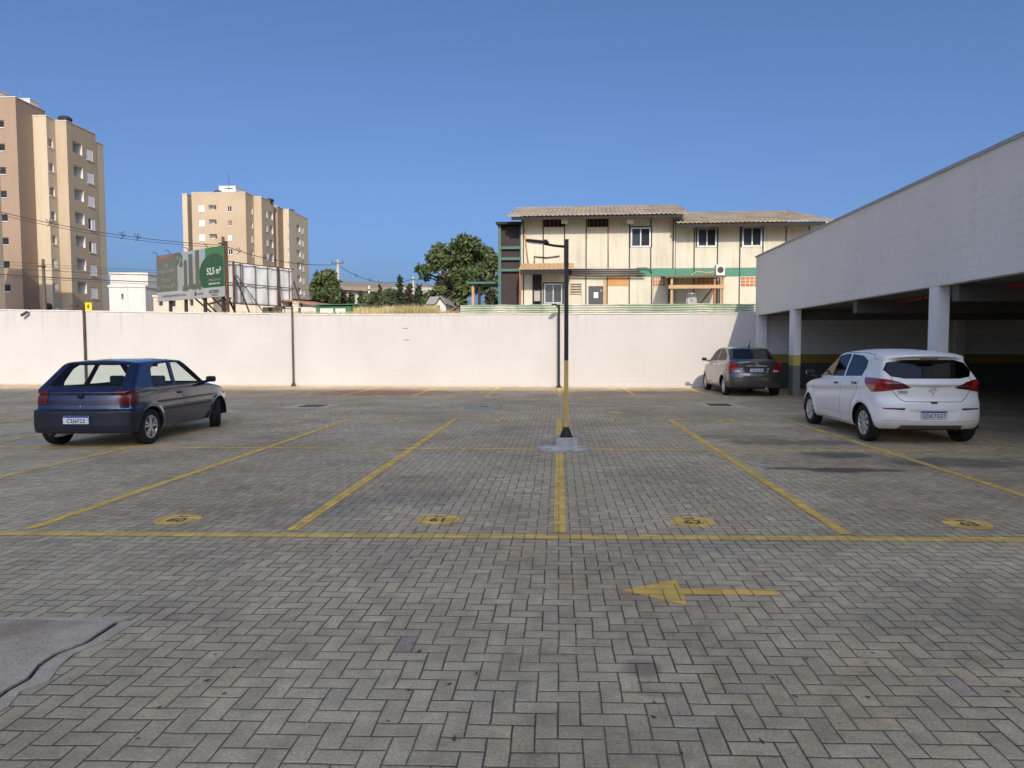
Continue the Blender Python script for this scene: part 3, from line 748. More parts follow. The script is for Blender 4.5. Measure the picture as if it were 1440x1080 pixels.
def arch(shell, xw, r, parent, sgs=(1, -1), deep=.30, half=.8):
    """opens the wheel arches and lines them"""
    n = 20
    for sg in sgs:
        poly = [(xw+r*math.cos(t), max(r*.0, .0)+(.29 + r*math.sin(t))) for t in np.linspace(-.35, math.pi+.35, n)]
        poly = [(a, max(b, -.2)) for a, b in poly]
        fs = shell.side(poly, sg, [((0, .45*sg, 0), (0, -sg, 0))])
        bmesh.ops.delete(shell.bm, geom=[f for f in fs if f.is_valid], context='FACES')
        mb = MB(); ts = np.linspace(-.12, math.pi+.12, 18); R2 = r+.006
        for a, b in zip(ts, ts[1:]):
            p = [(xw+R2*math.cos(a), sg*half*1.0, .29+R2*math.sin(a)), (xw+R2*math.cos(b), sg*half*1.0, .29+R2*math.sin(b))]
            mb.quad(p[0], p[1], (p[1][0], sg*(half-deep), p[1][2]), (p[0][0], sg*(half-deep), p[0][2]))
            mb.add([(xw, sg*(half-deep), .29), (p[0][0], sg*(half-deep), p[0][2]), (p[1][0], sg*(half-deep), p[1][2])], [(0, 1, 2)])
        mb.build('wheel_arch_liner', M_dark, parent, smooth=True)
def mirror(parent, x, y, z, m, sg):
    mb = MB(); mb.box(-.05, .06, -.085, .085, -.055, .055)
    o = mb.build('wing_mirror', m, parent, bevel=.035, bseg=3); o.location = (x, y, z); o.rotation_euler = (0, 0, -.15*sg)
    MB().box(-.054, -.0505, -.06, .06, -.032, .034).build('mirror_glass', M_black, o)
    MB().bar((.03, -sg*.06, -.04), (.06, -sg*.2, -.07), .05).build('mirror_arm', m, o)
    return o
def handle(parent, x, y, z, m, sg, w=.16):
    o = MB().box(-w/2, w/2, -.012, .018, -.018, .018).build('door_handle', m, parent, bevel=.008); o.location = (x, y, z); return o
def paint(name, c, metal=.0, rough=.28, coat=.9):
    m, t, p = newmat(name); P = t.obj()
    n = t.ramp(t.noise(P, 2.2, 4, .6), .35, .7, 0, .05)
    t.set(p.inputs['Base Color'], t.mix(n, tuple(c)+(1,), (.16, .13, .10, 1)))
    s = t.node('ShaderNodeSeparateXYZ', {0: P}); 
    t.set(p.inputs['Roughness'], t.m('ADD', rough, t.ramp(t.noise(P, 3, 3), .3, .8, 0, .08)))
    p.inputs['Metallic'].default_value = metal; p.inputs['Coat Weight'].default_value = coat
    t.set(p.inputs['Coat Roughness'], t.ramp(t.noise(P, 3, 3), .3, .8, .03, .08))
    return m

# ---------------------------------------------------------------- dark blue three door hatchback
def blue_F(x, y, z):
    ay = np.abs(y); c = (ay/.8)
    W = _bP(x) + _bS(z)
    for xw in (-1.235, 1.235):
        W = W + .016*np.exp(-((np.hypot(x-xw, z-.29)-.36)/.045)**2)
    W = W - .008*np.exp(-((z-.66)/.03)**2)
    low = sm_all(.06, ay-W, z-(_bD(x)-.03*c*c), _bB(x)-z, (_bR(z)+.13*c**3)-x, x-(_bF(z)-.26*c**3))
    bump = sm_all(.045, ay-(_bP(x)+.012+.25*np.minimum(x+1.72, 0)), np.abs(z-.425)-.185, (-1.875+.15*c**3+.9*np.maximum(.36-z, 0)**1.0*.25)-x, x+1.42)
    low = smin(low, bump, .022)
    xr = x-.05*(ay/.7)**2; xf = x+.10*(ay/.7)**2
    cab = sm_all(.055, ay-(.782-np.maximum(z-.93, 0)*.40-.6*np.maximum(.93-z, 0)-.035*np.clip((-x-.9)/.8, 0, 1)-.03*np.clip((x-.2)/.6, 0, 1)), z-(_bT(x)-.04*(ay/.6)**2),
                 plane2(xr, z, (-1.70, .95), (-1.22, 1.375)), -plane2(xf, z, (.98, .90), (.24, 1.385)), .86-z)
    return smin(low, cab, .03)
_bP = crv([(-1.9, .72), (-1.7, .775), (-1.3, .815), (-.6, .825), (.6, .825), (1.2, .815), (1.6, .775), (1.95, .66)], .12)
_bS = crv([(.1, -.10), (.2, -.06), (.32, -.015), (.5, .0), (.64, .0), (.80, -.018), (.93, -.05)], .05)
_bD = crv([(-2, .955), (.6, .95), (.95, .93), (1.3, .875), (1.7, .79), (1.95, .68)], .1)
_bB = crv([(-1.9, .27), (-1.5, .24), (-1.0, .21), (.9, .21), (1.9, .24)], .1)
_bR = crv([(.2, -1.68), (.3, -1.78), (.60, -1.79), (.66, -1.775), (.80, -1.765), (.90, -1.73), (.97, -1.68)], .025)
_bF = crv([(.2, 1.84), (.35, 1.93), (.58, 1.93), (.66, 1.9), (.80, 1.78)], .03)
_bT = crv([(-1.3, 1.375), (-.8, 1.405), (-.2, 1.415), (.3, 1.39)], .12)

def car_blue(loc, rz):
    t_ = thing('hatchback_car', 'dark blue three door hatchback parked askew across the stall lines with its front wheels turned', 'car', loc, rz)
    S = Shell(blue_F, (-2.0, -.95, .1), (2.08, .95, 1.5))
    MP = paint('dark_blue_paint', (.006, .013, .060), .3, .2, 1.0)
    MBm = paint('dark_blue_bumper', (.007, .010, .020), .0, .5, .1)
    G = glass('clear_car_glass', (.80, .86, .85), .02)
    mats = [MP, M_dark, M_black]
    arch(S, -1.235, .335, t_); arch(S, 1.235, .335, t_)
    for sg in (1, -1):
        # windows: rubber surround, then the pane
        for nm, pl_, out in (('door_window', [(.80, .955), (.24, 1.335), (-.25, 1.348), (-.36, .95)], 1), ('side_window', [(-.455, .95), (-.345, 1.342), (-.80, 1.315), (-.95, 1.24), (-1.06, 1.04), (-1.05, .96)], 1)):
            cx = sum(p[0] for p in pl_)/len(pl_); cz = sum(p[1] for p in pl_)/len(pl_)
            big = [(p[0]+(p[0]-cx)*.055, p[1]+(p[1]-cz)*.10) for p in pl_]
            S.paint(S.side(big, sg), 1)
            S.take(S.side(pl_, sg), nm, G, t_, -.004)
        S.strokes([(-.405, 1.36), (-.42, .93), (-.43, .60), (-.40, .30)], .011, 2, 'y', sg)
        S.strokes([(.86, .93), (.90, .80), (.88, .30)], .010, 2, 'y', sg)
        S.strokes([(-.40, .275), (.88, .275)], .010, 2, 'y', sg)
        S.paint(S.side([(-.88, .53), (.88, .53), (.88, .565), (-.88, .565)], sg), 1)
        S.strokes([(-.9, .60), (.9, .60)], .008, 2, 'y', sg)
        handle(t_, -.30, sg*.815, .80, M_black, sg, .12)
        mirror(t_, .70, sg*.90, .99, M_dark, sg)
    # fuel flap on the right
    S.strokes([(-1.12, .86), (-1.0, .86), (-1.0, .74), (-1.12, .74), (-1.12, .86)], .009, 2, 'y', -1)
    # rear window
    S.paint(S.rear([(-.60, .965), (.60, .965), (.50, 1.345), (-.50, 1.345)], -1.1), 1)
    S.take(S.rear([(-.57, .985), (.57, .985), (.475, 1.325), (-.475, 1.325)], -1.1), 'rear_window', G, t_, -.004)
    # hatch seams, number plate light bar
    S.strokes([(-.57, .62), (-.53, .66), (-.53, .70)], .010, 2, 'x'); S.strokes([(.57, .62), (.53, .66), (.53, .70)], .010, 2, 'x')
    S.strokes([(-.53, .70), (.53, .70)], .007, 2, 'x'); S.strokes([(-.55, .905), (.55, .905)], .007, 2, 'x')
    S.strokes([(-.62, .96), (-.545, 1.36)], .009, 2, 'x', x=-1.1); S.strokes([(.62, .96), (.545, 1.36)], .009, 2, 'x', x=-1.1)
    for sg in (1, -1):
        fs = S.cut([((0, .545*sg, .7), (0, -sg, -.12)), ((0, 0, .705), (0, 0, -1)), ((0, .6*sg, .915), (0, sg*.22, 1)), ((-1.545, .8*sg, .8), (1, 0, -.10))])
        lt = S.take(fs, 'tail_light', M_red_l, t_, .006)
    S.strokes([(-1.2, 1.30), (-1.0, 1.375), (.2, 1.385)], .008, 2, 'y', -1); S.strokes([(-1.2, 1.30), (-1.0, 1.375), (.2, 1.385)], .008, 2, 'y', 1)
    # rear bumper as its own part
    bf = S.cut([((-1.43, 0, 0), (1, 0, 0)), ((0, 0, .613), (0, 0, 1))])
    S.take(bf, 'rear_bumper', [MBm, M_dark, M_black], t_, 0)
    ws = S.cut([((.20, 0, 1.0), (-1, 0, -.0)), ((0, 0, .945), (0, 0, -1)), ((0, .60, .95), (0, 1, .32)), ((0, -.60, .95), (0, -1, .32)), ((0, 0, 1.355), (0, 0, 1))])
    S.take(ws, 'windscreen', G, t_, -.004)
    S.finish(mats, t_, M_cab)
    pz = plate(t_, -1.893, .465, 'CSJ6F23', -.02)
    MB().lathe([(.001, 0), (.042, 0), (.042, .008), (.034, .010), (.001, .009)], 24, 'x').build('emblem', M_black, t_).matrix_local = Matrix.Translation((-1.772, 0, .825)) @ Matrix.Rotation(math.pi, 4, 'Z')
    MB().lathe([(.001, 0), (.012, 0), (.012, .01), (.001, .011)], 12, 'x').build('hatch_lock', M_chrome, t_).matrix_local = Matrix.Translation((-1.782, -.01, .665)) @ Matrix.Rotation(math.pi, 4, 'Z')
    MB().tube([(-1.55, .46, .25), (-1.70, .46, .24), (-1.83, .46, .225)], .034, 14).build('exhaust_pipe', M_dark, t_, smooth=True)
    mf = MB().tube([(-1.25, .42, .26), (-1.72, .42, .25)], [.075, .075], 14).build('exhaust_silencer', M_silver, t_, smooth=True)
    MB().box(-1.6, 1.6, -.55, .55, .23, .28).build('floor_pan', M_dark, t_)
    for y in (.36, -.36): seat(t_, .05, y, M_lightcab, .60, .5)
    seat(t_, -.85, 0, M_lightcab, .50, 1.2, .32, False, 'rear_bench')
    MB().prism([(.62, -.68, .6), (.62, -.68, .92), (.95, -.68, .90), (.95, -.68, .6)], (0, 1.36, 0)).build('dashboard', M_cab, t_, bevel=.03)
    sw = MB().lathe([(.175, -.014), (.189, 0), (.175, .014), (.161, 0)], 28, 'x', closed=True); sw.bar((0, -.16, 0), (0, .16, 0), .03, .02)
    s_ = sw.build('steering_wheel', M_black, t_, smooth=True); s_.location = (.50, .36, .90); s_.rotation_euler = (0, .35, 0)
    MB().box(.30, .32, -.1, .1, 1.24, 1.30).build('rear_view_mirror', M_black, t_, bevel=.008)
    for x, s in ((-1.235, 0), (1.235, R(27))):
        for sg in (1, -1): wheel(t_, (x, sg*.715, .29), .29, .185, sg, 'alloy', s)
    return t_

# ---------------------------------------------------------------- white five door hatchback
_wP = crv([(-1.9, .73), (-1.7, .80), (-1.35, .855), (-.6, .868), (.6, .868), (1.2, .855), (1.7, .77), (2.06, .55)], .12)
_wS = crv([(.1, -.12), (.2, -.07), (.32, -.02), (.5, .0), (.66, .002), (.84, -.012), (.96, -.04), (1.05, -.075)], .05)
_wD = crv([(-2, 1.06), (-1.2, 1.06), (-.3, 1.02), (.6, .98), (1.0, .96), (1.4, .90), (1.8, .80), (2.06, .64)], .12)
_wB = crv([(-1.9, .26), (-1.5, .23), (-1.0, .20), (.9, .20), (2.0, .24)], .1)
_wR = crv([(.2, -1.70), (.28, -1.78), (.36, -1.845), (.44, -1.86), (.58, -1.855), (.66, -1.85), (.74, -1.80), (.86, -1.80), (.98, -1.80), (1.06, -1.74)], .022)
_wF = crv([(.2, 1.9), (.35, 2.02), (.6, 2.04), (.72, 1.98), (.9, 1.8)], .04)
_wT = crv([(-1.62, 1.42), (-1.3, 1.46), (-.8, 1.50), (-.2, 1.505), (.25, 1.47), (.5, 1.41)], .12)
def white_F(x, y, z):
    ay = np.abs(y); c = ay/.8
    W = _wP(x) + _wS(z)
    for xw in (-1.25, 1.25):
        W = W + .026*np.exp(-((np.hypot(x-xw, z-.30)-.37)/.06)**2)
    zc = .86 - .055*x                                     # rising shoulder line
    W = W + .012*np.exp(-((z-zc)/.045)**2) - .014*np.exp(-((z-zc+.11)/.06)**2)*np.clip((x+1.6)/.6, 0, 1)
    W = W - .010*np.exp(-((z-.36)/.04)**2)*np.clip(1-np.abs(x)/1.0, 0, 1)
    low = sm_all(.07, ay-W, z-(_wD(x)-.04*c*c), _wB(x)-z, (_wR(z)+.17*c**3.2)-x, x-(_wF(z)-.34*c**3))
    rec = sm_all(.02, ay-.36-.12*(z-.45), np.abs(z-.475)-.075, x+1.835)       # recess for the number plate
    low = smax(low, -rec, .02)
    xr = x-.10*(ay/.7)**2; xf = x+.12*(ay/.7)**2
    cab = sm_all(.06, ay-(.80-np.maximum(z-.98, 0)*.42-.6*np.maximum(.98-z, 0)-.05*np.clip((-x-1.0)/.8, 0, 1)-.03*np.clip((x-.2)/.6, 0, 1)), z-(_wT(x)-.05*(ay/.6)**2),
                 plane2(xr, z, (-1.80, 1.03), (-1.50, 1.40)), -plane2(xf, z, (1.10, .93), (.30, 1.45)), .93-z)
    sp = sm_all(.035, ay-.60-.18*(x+1.6), np.abs(z-(1.40+.09*(x+1.6)-.05*(ay/.6)**2))-.028, (-1.66+.16*(ay/.6)**2)-x, x+1.2)      # roof spoiler
    cab = smin(cab, sp, .06)
    return smin(low, cab, .035)
def car_white(loc, rz):
    t_ = thing('hatchback_car', 'white five door hatchback parked beside the covered parking shelter', 'car', loc, rz)
    S = Shell(white_F, (-2.0, -.95, .1), (2.16, .95, 1.55))
    MP = paint('white_car_paint', (.93, .90, .845), 0, .38, .25); G = glass('tinted_car_glass', (.10, .105, .11), .02, 1.6); G2 = glass('side_car_glass', (.16, .17, .17), .02, 2.2)
    mats = [MP, M_dark, M_black, mat('valance_brown', (.16, .11, .10), .7, var=.15)]
    arch(S, -1.25, .345, t_, half=.82); arch(S, 1.25, .345, t_, half=.82)
    for sg in (1, -1):
        for nm, pl_ in (('door_window', [(.93, 1.0), (.40, 1.325), (.02, 1.395), (-.24, 1.405), (-.30, 1.035)]), ('rear_door_window', [(-.40, 1.04), (-.33, 1.40), (-.78, 1.375), (-1.02, 1.30), (-1.06, 1.20), (-1.02, 1.065)])):
            cx = sum(p[0] for p in pl_)/len(pl_); cz = sum(p[1] for p in pl_)/len(pl_)
            S.paint(S.side([(p[0]+(p[0]-cx)*.04, p[1]+(p[1]-cz)*.07) for p in pl_], sg), 2)
            S.take(S.side(pl_, sg), nm, G2, t_, -.004)
        S.strokes([(-.345, 1.43), (-.35, 1.0), (-.37, .6), (-.35, .27)], .008, 1, 'y', sg)
        S.strokes([(.95, 1.0), (1.0, .9), (.96, .6), (.90, .27)], .008, 1, 'y', sg)
        S.strokes([(-1.07, 1.06), (-.98, .78), (-.82, .55), (-.78, .27)], .008, 1, 'y', sg)
        S.strokes([(-.78, .25), (.90, .25)], .008, 1, 'y', sg)
        handle(t_, -.17, sg*.855, .90, M_black, sg); handle(t_, -.92, sg*.85, .935, M_black, sg)
        mirror(t_, .80, sg*.965, 1.04, M_black, sg)
    # rear window wraps round: dark surround and glass
    rw = [(-.67, 1.17), (-.60, 1.07), (-.42, 1.04), (.42, 1.04), (.60, 1.07), (.67, 1.17), (.60, 1.285), (.44, 1.328), (-.44, 1.328), (-.60, 1.285)]
    S.take(S.rear(rw, -1.35), 'rear_window', G, t_, -.003)
    # tail lights: outer piece on the wing, inner piece on the hatch
    for sg in (1, -1):
        lt = S.cut(S.poly([(sg*.60, .855), (sg*.95, .80), (sg*.95, 1.06), (sg*.60, 1.015)], 'x', [((-1.20, 0, 1.0), (1, 0, -.1)), ((-1.48, 0, .84), (.62, 0, -1))]))
        lt = [f for f in lt if f.is_valid]
        S.paint(lt, 0)
        o = S.take(lt, 'tail_light', M_red_b, t_, .008)
        cl = S.rear([(sg*.615, .955), (sg*.70, .965), (sg*.70, 1.005), (sg*.615, 1.0)], -1.4) if False else None
        ln = S.rear([(sg*.33, .90), (sg*.39, .885), (sg*.59, .862), (sg*.59, 1.005), (sg*.50, .985), (sg*.40, .94)], -1.4)
        o2 = S.take(ln, 'hatch_light', M_red_l, t_, .008)
    S.strokes([(-.595, 1.06), (-.595, .86), (-.50, .73), (-.42, .685), (.42, .685), (.50, .73), (.595, .86), (.595, 1.06)], .009, 1, 'x', x=-1.4)
    for sg in (1, -1):
        S.take(S.rear([(sg*.42, .585), (sg*.44, .555), (sg*.72, .565), (sg*.74, .585)], -1.4), 'reflector', M_red_l, t_, .004)
    S.paint(S.rear([(-.52, .20), (.52, .20), (.46, .315), (-.46, .315)], -1.5), 3)
    S.strokes([(-.70, .385), (.70, .385)], .006, 3, 'x', x=-1.5)
    S.strokes([(-1.25, 1.40), (-.8, 1.435), (.2, 1.44)], .008, 1, 'y', 1); S.strokes([(-1.25, 1.40), (-.8, 1.435), (.2, 1.44)], .008, 1, 'y', -1)
    ws = S.cut([((.25, 0, 1.0), (-1, 0, -.0)), ((0, 0, .99), (0, 0, -1)), ((0, .64, .99), (0, 1, .32)), ((0, -.64, .99), (0, -1, .32)), ((0, 0, 1.41), (0, 0, 1))])
    S.take(ws, 'windscreen', G2, t_, -.004)
    bf = S.cut([((-1.32, 0, 0), (1, 0, -.35)), ((0, 0, .682), (0, 0, 1))])
    S.take(bf, 'rear_bumper', mats, t_, 0)
    S.finish(mats, t_, M_cab)
    plate(t_, -1.845, .475, 'GDK7G57', .0)
    # clear reversing strip over the red lamps
    for sg in (1, -1):
        mb = MB(); k = 6
        pts = [(sg*(.36+.26*i/k), .945+.045*i/k) for i in range(k+1)]
        X = lambda y_, z_: float(_wR(z_)+.17*abs(y_/.8)**3.2)-.011
        for a, b in zip(pts, pts[1:]): mb.quad((X(*a), a[0], a[1]-.012), (X(*b), b[0], b[1]-.014), (X(*b), b[0], b[1]+.014), (X(*a), a[0], a[1]+.008))
        mb.build('reversing_light', M_clear_l, t_)
    # oval emblem with a slanted letter, and the model script on the left
    em = MB()
    def rx(y_, z_): return float(_wR(z_)+.17*abs(y_/.8)**3.2)-.004
    ring = [(.062*math.cos(t), .034*math.sin(t)) for t in np.linspace(0, 2*math.pi, 33)]
    em.tube([(rx(a, .865+b), -a, .865+b) for a, b in ring], .0055, 6)
    em.tube([(rx(.03, .885), .036, .842), (rx(.02, .87), .018, .888)], .006, 6); em.tube([(rx(-.02, .87), -.018, .842), (rx(-.03, .87), -.036, .888)], .006, 6)
    em.tube([(rx(.02, .865), .03, .858), (rx(0, .865), 0, .865), (rx(-.02, .865), -.03, .872)], .006, 6)
    em.build('emblem', M_chrome, t_, smooth=True)
    text_mesh('lettering', 'HB20', .062, M_chrome, t_, frame((-1.792, .455, .835), (0, -1, 0), (0, 0, 1)) @ Matrix.Rotation(R(-9), 4, 'Y'), .003, .001)
    MB().box(-1.85, -1.83, -.05, .05, .655, .68).build('hatch_release', M_black, t_, bevel=.004)
    MB().lathe([(.001, 0), (.009, 0), (.009, .006), (.001, .007)], 10, 'x').build('hatch_lock', M_black, t_).matrix_local = Matrix.Translation((-1.802, 0, .80)) @ Matrix.Rotation(math.pi, 4, 'Z')
    MB().tube([(-1.25, 0, 1.40), (-1.27, 0, 1.445), (-1.31, 0, 1.475)], [.028, .014, .008], 8).build('antenna', M_black, t_, smooth=True)
    MB().box(-1.66, -1.63, -.13, .13, 1.335, 1.352).build('brake_light', M_red_l, t_)
    MB().box(-1.6, 1.7, -.6, .6, .22, .27).build('floor_pan', M_dark, t_)
    for y in (.36, -.36): seat(t_, .05, y, M_cab, .62, .5)
    seat(t_, -.85, 0, M_cab, .56, 1.2, .34, False, 'rear_bench')
    MB().prism([(.66, -.68, .6), (.66, -.68, .96), (1.0, -.68, .94), (1.0, -.68, .6)], (0, 1.36, 0)).build('dashboard', M_cab, t_, bevel=.03)
    for x in (-1.25, 1.25):
        for sg in (1, -1): wheel(t_, (x, sg*.735, .30), .30, .185, sg, 'petal')
    return t_

# ---------------------------------------------------------------- grey four door sedan
_gP = crv([(-2.1, .69), (-1.9, .78), (-1.5, .85), (-.6, .87), (.6, .87), (1.3, .855), (1.8, .76), (2.2, .58)], .12)
_gS = crv([(.1, -.12), (.2, -.07), (.32, -.02), (.5, .0), (.68, .0), (.88, -.02), (1.0, -.06), (1.1, -.1)], .05)
_gD = crv([(-2.2, 1.075), (-1.95, 1.085), (-1.4, 1.09), (-.9, 1.05), (.6, 1.0), (1.1, .98), (1.6, .90), (2.0, .80), (2.2, .66)], .08)
_gB = crv([(-2.1, .28), (-1.6, .24), (-1.0, .20), (.9, .20), (2.1, .24)], .1)
_gR = crv([(.2, -1.92), (.3, -2.02), (.42, -2.06), (.62, -2.055), (.70, -2.02), (.85, -1.99), (1.0, -2.0), (1.06, -2.0)], .03)
_gF = crv([(.2, 2.05), (.35, 2.17), (.6, 2.18), (.75, 2.1), (.9, 1.9)], .04)
_gT = crv([(-1.4, 1.42), (-.9, 1.49), (-.3, 1.52), (.25, 1.49), (.6, 1.42)], .12)
def grey_F(x, y, z):
    ay = np.abs(y); c = ay/.8
    W = _gP(x) + _gS(z)
    for xw in (-1.3, 1.3): W = W + .022*np.exp(-((np.hypot(x-xw, z-.30)-.37)/.06)**2)
    zc = .90-.03*x; W = W + .010*np.exp(-((z-zc)/.04)**2)
    low = sm_all(.07, ay-W, z-(_gD(x)-.04*c*c), _gB(x)-z, (_gR(z)+.18*c**3)-x, x-(_gF(z)-.36*c**3))
    rec = sm_all(.02, ay-.33-.25*(z-.8), np.abs(z-.80)-.08, x+1.965); low = smax(low, -rec, .02)
    xr = x-.09*(ay/.7)**2; xf = x+.12*(ay/.7)**2
    cab = sm_all(.06, ay-(.80-np.maximum(z-1.0, 0)*.40-.6*np.maximum(1.0-z, 0)-.06*np.clip((-x-.7)/.8, 0, 1)-.03*np.clip((x-.2)/.6, 0, 1)), z-(_gT(x)-.05*(ay/.6)**2),
                 plane2(xr, z, (-1.72, 1.07), (-1.06, 1.47)), -plane2(xf, z, (1.30, .96), (.42, 1.49)), .95-z)
    return smin(low, cab, .04)
def car_grey(loc, rz):
    t_ = thing('sedan_car', 'dark grey four door sedan parked nose to the white wall beside the first shelter column', 'car', loc, rz)
    S = Shell(grey_F, (-2.25, -.95, .1), (2.3, .95, 1.6), .028)
    MP = paint('grey_car_paint', (.105, .098, .092), .55, .3); G = glass('sedan_car_glass', (.12, .12, .13), .02, 2.2)
    mats = [MP, M_dark, M_black]
    arch(S, -1.3, .345, t_, half=.82); arch(S, 1.3, .345, t_, half=.82)
    for sg in (1, -1):
        for nm, pl_ in (('door_window', [(1.0, 1.03), (.48, 1.36), (.05, 1.44), (-.20, 1.45), (-.26, 1.06)]), ('rear_door_window', [(-.35, 1.065), (-.29, 1.45), (-.72, 1.41), (-1.12, 1.25), (-1.22, 1.12), (-1.15, 1.085)])):
            cx = sum(p[0] for p in pl_)/len(pl_); cz = sum(p[1] for p in pl_)/len(pl_)
            S.paint(S.side([(p[0]+(p[0]-cx)*.04, p[1]+(p[1]-cz)*.07) for p in pl_], sg), 2)
            S.take(S.side(pl_, sg), nm, G, t_, -.004)
        S.strokes([(-.30, 1.47), (-.31, 1.0), (-.33, .6), (-.31, .27)], .010, 1, 'y', sg)
        S.strokes([(-1.2, 1.09), (-1.0, .78), (-.86, .55), (-.82, .27)], .010, 1, 'y', sg)
        S.strokes([(1.0, 1.0), (1.02, .6), (.96, .27)], .010, 1, 'y', sg)
        handle(t_, -.12, sg*.855, .93, M_chrome, sg); handle(t_, -.92, sg*.85, .95, M_chrome, sg)
        mirror(t_, .84, sg*.965, 1.08, MP, sg)
    S.take(S.rear([(-.60, 1.12), (.60, 1.12), (.50, 1.42), (-.50, 1.42)], -1.0), 'rear_window', G, t_, -.003)
    for sg in (1, -1):
        lt = S.cut(S.poly([(sg*.50, .80), (sg*.95, .72), (sg*.95, 1.06), (sg*.60, 1.02)], 'x', [((-1.62, 0, 1.0), (1, 0, -.1))]))
        S.take(lt, 'tail_light', M_red_b, t_, .008)
        cl = S.rear([(sg*.40, .74), (sg*.49, .74), (sg*.60, 1.0), (sg*.55, .99)], -1.6)
        S.take(S.rear([(sg*.47, .735), (sg*.66, .735), (sg*.62, .80), (sg*.50, .80)], -1.6), 'reversing_light', M_clear_l, t_, .008)
    S.strokes([(-.60, 1.04), (-.46, .74), (-.40, .685), (.40, .685), (.46, .74), (.60, 1.04)], .010, 1, 'x', x=-1.6)
    S.strokes([(-.75, .56), (.75, .56)], .010, 1, 'x', x=-1.6)
    ws = S.cut([((.35, 0, 1.0), (-1, 0, -.0)), ((0, 0, 1.02), (0, 0, -1)), ((0, .64, 1.02), (0, 1, .32)), ((0, -.64, 1.02), (0, -1, .32)), ((0, 0, 1.45), (0, 0, 1))])
    S.take(ws, 'windscreen', G, t_, -.004)
    bf = S.cut([((-1.62, 0, 0), (1, 0, -.2)), ((0, 0, .665), (0, 0, 1))])
    S.take(bf, 'rear_bumper', mats, t_, 0)
    S.finish(mats, t_, M_cab)
    plate(t_, -1.985, .80, 'FQV4A42', .0)
    MB().box(-2.005, -1.98, -.30, .30, .895, .93).build('chrome_strip', M_chrome, t_, bevel=.006)
    em = MB(); em.tube([(-2.012, .045*math.cos(t), .98+.045*math.sin(t)) for t in np.linspace(0, 2*math.pi, 25)], .006, 6); em.box(-2.02, -2.008, -.055, .055, .97, .99); em.build('emblem', M_chrome, t_)
    MB().tube([(-1.1, 0, 1.46), (-1.16, 0, 1.56), (-1.24, 0, 1.70)], [.03, .012, .006], 8).build('antenna', M_black, t_, smooth=True)
    MB().tube([(-1.7, -.30, .26), (-2.04, -.30, .24)], .03, 12).build('exhaust_pipe', M_chrome, t_, smooth=True)
    MB().box(-1.8, 1.8, -.6, .6, .22, .27).build('floor_pan', M_dark, t_)
    for y in (.36, -.36): seat(t_, .10, y, M_cab, .64, .5)
    seat(t_, -.80, 0, M_cab, .58, 1.2, .34, False, 'rear_bench')
    for x in (-1.3, 1.3):
        for sg in (1, -1): wheel(t_, (x, sg*.735, .30), .30, .185, sg, 'multi')
    return t_

def park(fn, px, py, xw, sg, yo, psi, sc_=1.0):
    """puts a rear wheel (outer face, side sg) on the ground point seen at that pixel, heading psi left of straight on"""
    g = hz(px, py); f = Vector((-math.sin(psi), math.cos(psi), 0)); l = Vector((-math.cos(psi), -math.sin(psi), 0))
    o = g - f*xw*sc_ - l*(sg*yo*sc_)
    c = fn((o.x, o.y, 0), math.pi/2+psi); c.scale = (sc_,)*3; return c
park(car_blue, 212, 624, -1.235, -1, .78, R(2.5), .975)
park(car_white, 1213, 619.5, -1.25, 1, .82, R(-1), 1.02)
park(car_grey, 1017, 555.5, -1.3, 1, .82, R(0), 1.06)
# ================================================================ beyond the wall
def wallgrid(mb, O, U, w, z0, z1, holes, depth, mi=(0, 1, 2)):
    """vertical wall from O along unit U, with real recesses (u0,u1,z0,z1); depth goes to the back side"""
    O = Vector(O); U = Vector(U); Nb = Vector((-U.y, U.x, 0))
    us = sorted({0, w} | {h[0] for h in holes} | {h[1] for h in holes}); zs = sorted({z0, z1} | {h[2] for h in holes} | {h[3] for h in holes})
    P = lambda u, z, d=0: O + U*u + Nb*d + Vector((0, 0, z))
    for a, b in zip(us, us[1:]):
        for c, d in zip(zs, zs[1:]):
            um, zm = (a+b)/2, (c+d)/2
            if any(h[0] < um < h[1] and h[2] < zm < h[3] for h in holes): continue
            mb.quad(P(a, c), P(b, c), P(b, d), P(a, d), mi[0])
    for h in holes:
        a, b, c, d = h[:4]; k = h[4] if len(h) > 4 else depth
        mb.quad(P(a, c), P(a, d), P(a, d, k), P(a, c, k), mi[1]); mb.quad(P(b, c), P(b, c, k), P(b, d, k), P(b, d), mi[1])
        mb.quad(P(a, d), P(b, d), P(b, d, k), P(a, d, k), mi[1]); mb.quad(P(a, c), P(a, c, k), P(b, c, k), P(b, c), mi[1])
        mb.quad(P(a, c, k), P(a, d, k), P(b, d, k), P(b, c, k), mi[2])

